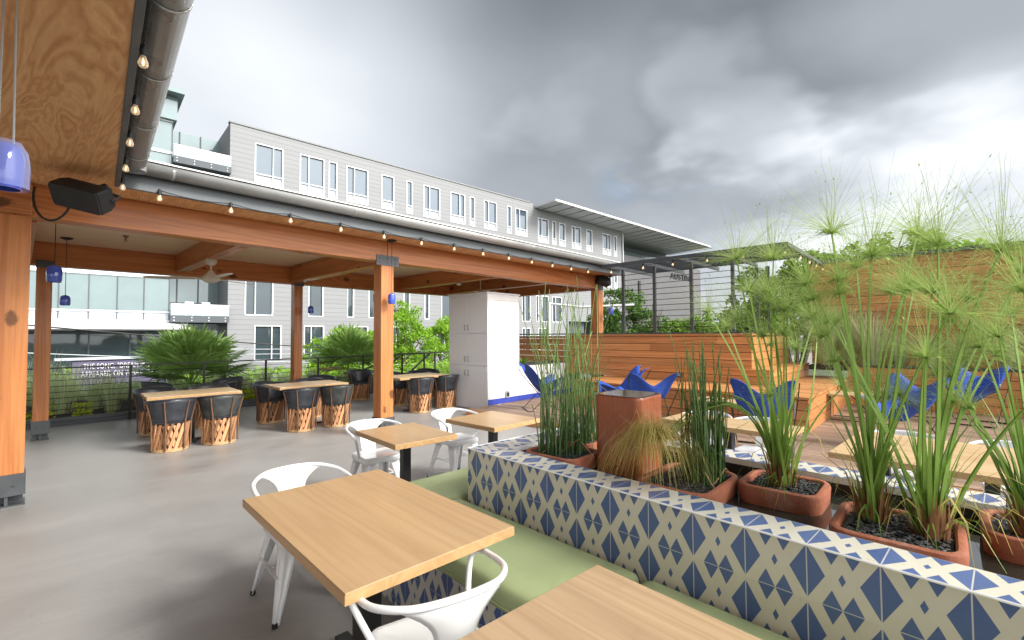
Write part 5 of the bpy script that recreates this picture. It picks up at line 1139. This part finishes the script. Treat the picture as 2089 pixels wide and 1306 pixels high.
for k in range(11):
    z0 = rd.uniform(.8, 2.4); a = rd.uniform(0, 6.28); L = rd.uniform(.6, 1.8); d = V((math.cos(a) * .45, math.sin(a) * .45, 1)); b = V((22.57, 11.03, z0 if z0 < 1.8 else 1.8)); e = b + d * L * .75; g.tube([b, b + d * L * .4, e], [.02, .014, .005], 5)
    for j in range(3): q = b.lerp(e, rd.uniform(.4, .9)); g.tube([q, q + V((rd.uniform(-.4, .4), rd.uniform(-.4, .4), rd.uniform(.1, .5)))], [.008, .003], 4)
g.build('branches', M['bark'], bt, smooth=True)

# ------------------------------------------------------------------ planting beyond the railing
ep = thing('edge_planter', 'dark grey trough planter outside the cable railing', 'planter', (3, 12.2, 0))
g = MB(); g.box(-2.5, 8.6, 11.78, 11.82, -.5, .13); g.box(-2.5, 8.6, 14.8, 14.84, -.5, .0); g.box(-2.5, -2.46, 11.821, 14.799, -.5, .1); g.build('trough', M['fascia'], ep)
g = MB(); n_ = 30; g.grid([[(-2.45 + 11 * i / n_, 11.83 + 2.9 * j / 10, .02 + .08 * random.random() + .02 * j) for i in range(n_ + 1)] for j in range(11)]); g.build('soil', M['soil'], ep, smooth=True)
def grass_clump(x, y, z, h, n, label, mat, seed, r=.10, wid=.006, lean=.5, group='feathery grass clumps beyond the railing', name='grass_clump'):
    rd = random.Random(seed); t = thing(name, label, 'plant', (x, y, z), group=group); g = MB()
    for k in range(n):
        a = rd.uniform(0, 6.28); d = V((math.cos(a), math.sin(a), 0)); b = V((x, y, z)) + d * rd.uniform(0, r); L = h * rd.uniform(.5, 1.15); l_ = rd.uniform(.05, lean)
        pts = [b, b + V((0, 0, L * .45)) + d * L * l_ * .2, b + V((0, 0, L * .82)) + d * L * l_ * .55, b + V((0, 0, L * (1 - .35 * l_))) + d * L * l_ * 1.0]
        g.ribbon(pts, [wid, wid, wid * .7, wid * .1], side=V((-d.y, d.x, rd.uniform(-.3, .3))))
    g.build('blades', M[mat], t); g = MB(); g.lathe([(r * .8, -.03), (r * .7, .05), (r * .3, .09)], (x, y, z), 8); g.build('crown', M['palmdry'], t); return t
GL = 'feathery pale green grass clump in the trough beyond the railing'
rd = random.Random(77); k = 0
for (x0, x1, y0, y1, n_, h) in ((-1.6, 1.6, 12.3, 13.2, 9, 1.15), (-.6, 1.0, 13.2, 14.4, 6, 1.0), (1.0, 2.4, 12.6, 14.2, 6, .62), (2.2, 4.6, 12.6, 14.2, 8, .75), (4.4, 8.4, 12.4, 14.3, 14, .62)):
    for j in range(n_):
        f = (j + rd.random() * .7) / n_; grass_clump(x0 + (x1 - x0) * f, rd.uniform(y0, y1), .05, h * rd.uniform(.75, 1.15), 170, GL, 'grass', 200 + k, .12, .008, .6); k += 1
g = MB(); rd = random.Random(9)
for (x0, x1, dens) in ((-1.4, .45, 500), (.7, .95, 200), (2.05, 2.5, 500), (3.2, 4.3, 1500), (4.3, 6.5, 700)):
    for j in range(dens):
        x = rd.uniform(x0, x1); y = 11.80 + abs(rd.gauss(0, .16)); z = .12 + rd.uniform(0, .24) * (1 if y > 11.84 else .4) - (rd.uniform(0, .25) if rd.random() < .12 else 0); d = V((rd.gauss(0, 1), rd.gauss(0, 1), rd.gauss(.2, .7))).normalized(); sd = d.orthogonal().normalized(); p = V((x, y, z)); L = rd.uniform(.03, .065)
        g.quad(p, p + d * L * .5 + sd * L * .4, p + d * L, p + d * L * .5 - sd * L * .4)
tag(g.build('ground_cover', M['lime'], None), 'yellow green trailing ground cover along the trough', 'ground cover', kind='stuff')
def hedge(label, x0, x1, y, z0, z1, n, mat, seed):
    rd = random.Random(seed); t = thing('hedge', label, 'hedge', ((x0 + x1) / 2, y, z0)); g = MB()
    for k in range(n):
        x = rd.uniform(x0, x1); zt = z1 * (.75 + .25 * math.sin(x * 2.3 + seed) * math.sin(x * .9)); p = V((x, y + rd.gauss(0, .45), z0 + (zt - z0) * rd.random() ** .8)); d = V((rd.gauss(0, 1), rd.gauss(0, 1), rd.gauss(.1, .7))).normalized(); sd = d.orthogonal().normalized(); L = rd.uniform(.08, .17); g.quad(p, p + d * L * .5 + sd * L * .35, p + d * L, p + d * L * .5 - sd * L * .35)
    g.build('foliage', M[mat], t); g = MB()
    for k in range(30): x = rd.uniform(x0, x1); g.tube([(x, y, z0 - .4), (x + rd.uniform(-.2, .2), y + rd.uniform(-.2, .2), z0 + (z1 - z0) * .6)], [.02, .008], 5)
    g.build('stems', M['bark'], t); return t
hedge('dense green shrubs behind the feathery grass', 3.2, 13.5, 16.0, -1.2, .62, 9000, 'tree_l', 61)
hedge('tall loose green shrubs in front of the shop windows', -4.0, 4.5, 18.6, -2.0, .75, 7000, 'tree_m', 62)
hedge('green shrubs below the street trees', 12.5, 22, 17.6, -1.8, .4, 9000, 'tree_l', 63)
def fan_palm(x, y, z, zc, label, n, R_, seed):
    rd = random.Random(seed); t = thing('fan_palm', label, 'palm', (x, y, z)); g = MB(); g.tube([(x, y, z - .2), (x, y, zc - .1)], [.16, .13], 10)
    for k in range(40):
        a = rd.uniform(0, 6.28); zz_ = rd.uniform(z, zc); d = V((math.cos(a), math.sin(a), .6)); p = V((x, y, zz_)) + V((math.cos(a), math.sin(a), 0)) * .12; g.ribbon([p, p + d * .10], [.05, .02])
    g.build('trunk', M['bark'], t, smooth=True)
    for k in range(n):
        a = k * 2.399 + rd.uniform(-.25, .25); f = k / n; el = R(86) - f * R(78) + rd.uniform(-.1, .1); d = V((math.cos(a) * math.cos(el), math.sin(a) * math.cos(el), math.sin(el))); st_l = R_ * rd.uniform(.45, .6)
        c0 = V((x, y, zc)); c1 = c0 + d * st_l; sd = V((-math.sin(a), math.cos(a), 0)); nr = d.cross(sd); g = MB(); N_ = 34; LL = R_ * rd.uniform(.50, .62)
        for j in range(N_):
            b = (j / (N_ - 1) * 2 - 1) * R(118); dd = d * math.cos(b) + sd * math.sin(b); dd = (dd + nr * .10 * abs(math.sin(b))).normalized(); L = LL * (1 - .22 * (abs(b) / R(118)) ** 2); w_ = L * .098; wd = sd * math.cos(b) - d * math.sin(b); fold = nr * .012 * (1 if j % 2 else -1)
            p1 = c1 + dd * L * .60 + fold; p2 = c1 + dd * L * rd.uniform(.93, 1.06) + V((0, 0, -L * rd.uniform(.02, .22)))
            i = len(g.v); g.v += [tuple(c1), tuple(p1 - wd * w_ * .62), tuple(p1 + wd * w_ * .62), tuple(p2)]; g.f += [(i, i + 1, i + 2), (i + 1, i + 3, i + 2)]
        dry = el < R(16) and rd.random() < .3
        fr = g.build('frond', M['palmdry' if dry else 'palm'], t); g = MB(); g.tube([c0, c0.lerp(c1, .5) + V((0, 0, .02)), c1], [.012, .009, .006], 5); g.build('leaf_stalk', M['palm'], fr)
    return t
fan_palm(2.72, 12.75, .0, .48, 'large fan palm behind the nearest group of barrel chairs', 22, 1.40, 71)
fan_palm(6.85, 13.3, .0, .45, 'fan palm behind the lone barrel chair, between the posts', 20, 1.40, 72)
# grasses in the far planter in front of the tall cedar wall
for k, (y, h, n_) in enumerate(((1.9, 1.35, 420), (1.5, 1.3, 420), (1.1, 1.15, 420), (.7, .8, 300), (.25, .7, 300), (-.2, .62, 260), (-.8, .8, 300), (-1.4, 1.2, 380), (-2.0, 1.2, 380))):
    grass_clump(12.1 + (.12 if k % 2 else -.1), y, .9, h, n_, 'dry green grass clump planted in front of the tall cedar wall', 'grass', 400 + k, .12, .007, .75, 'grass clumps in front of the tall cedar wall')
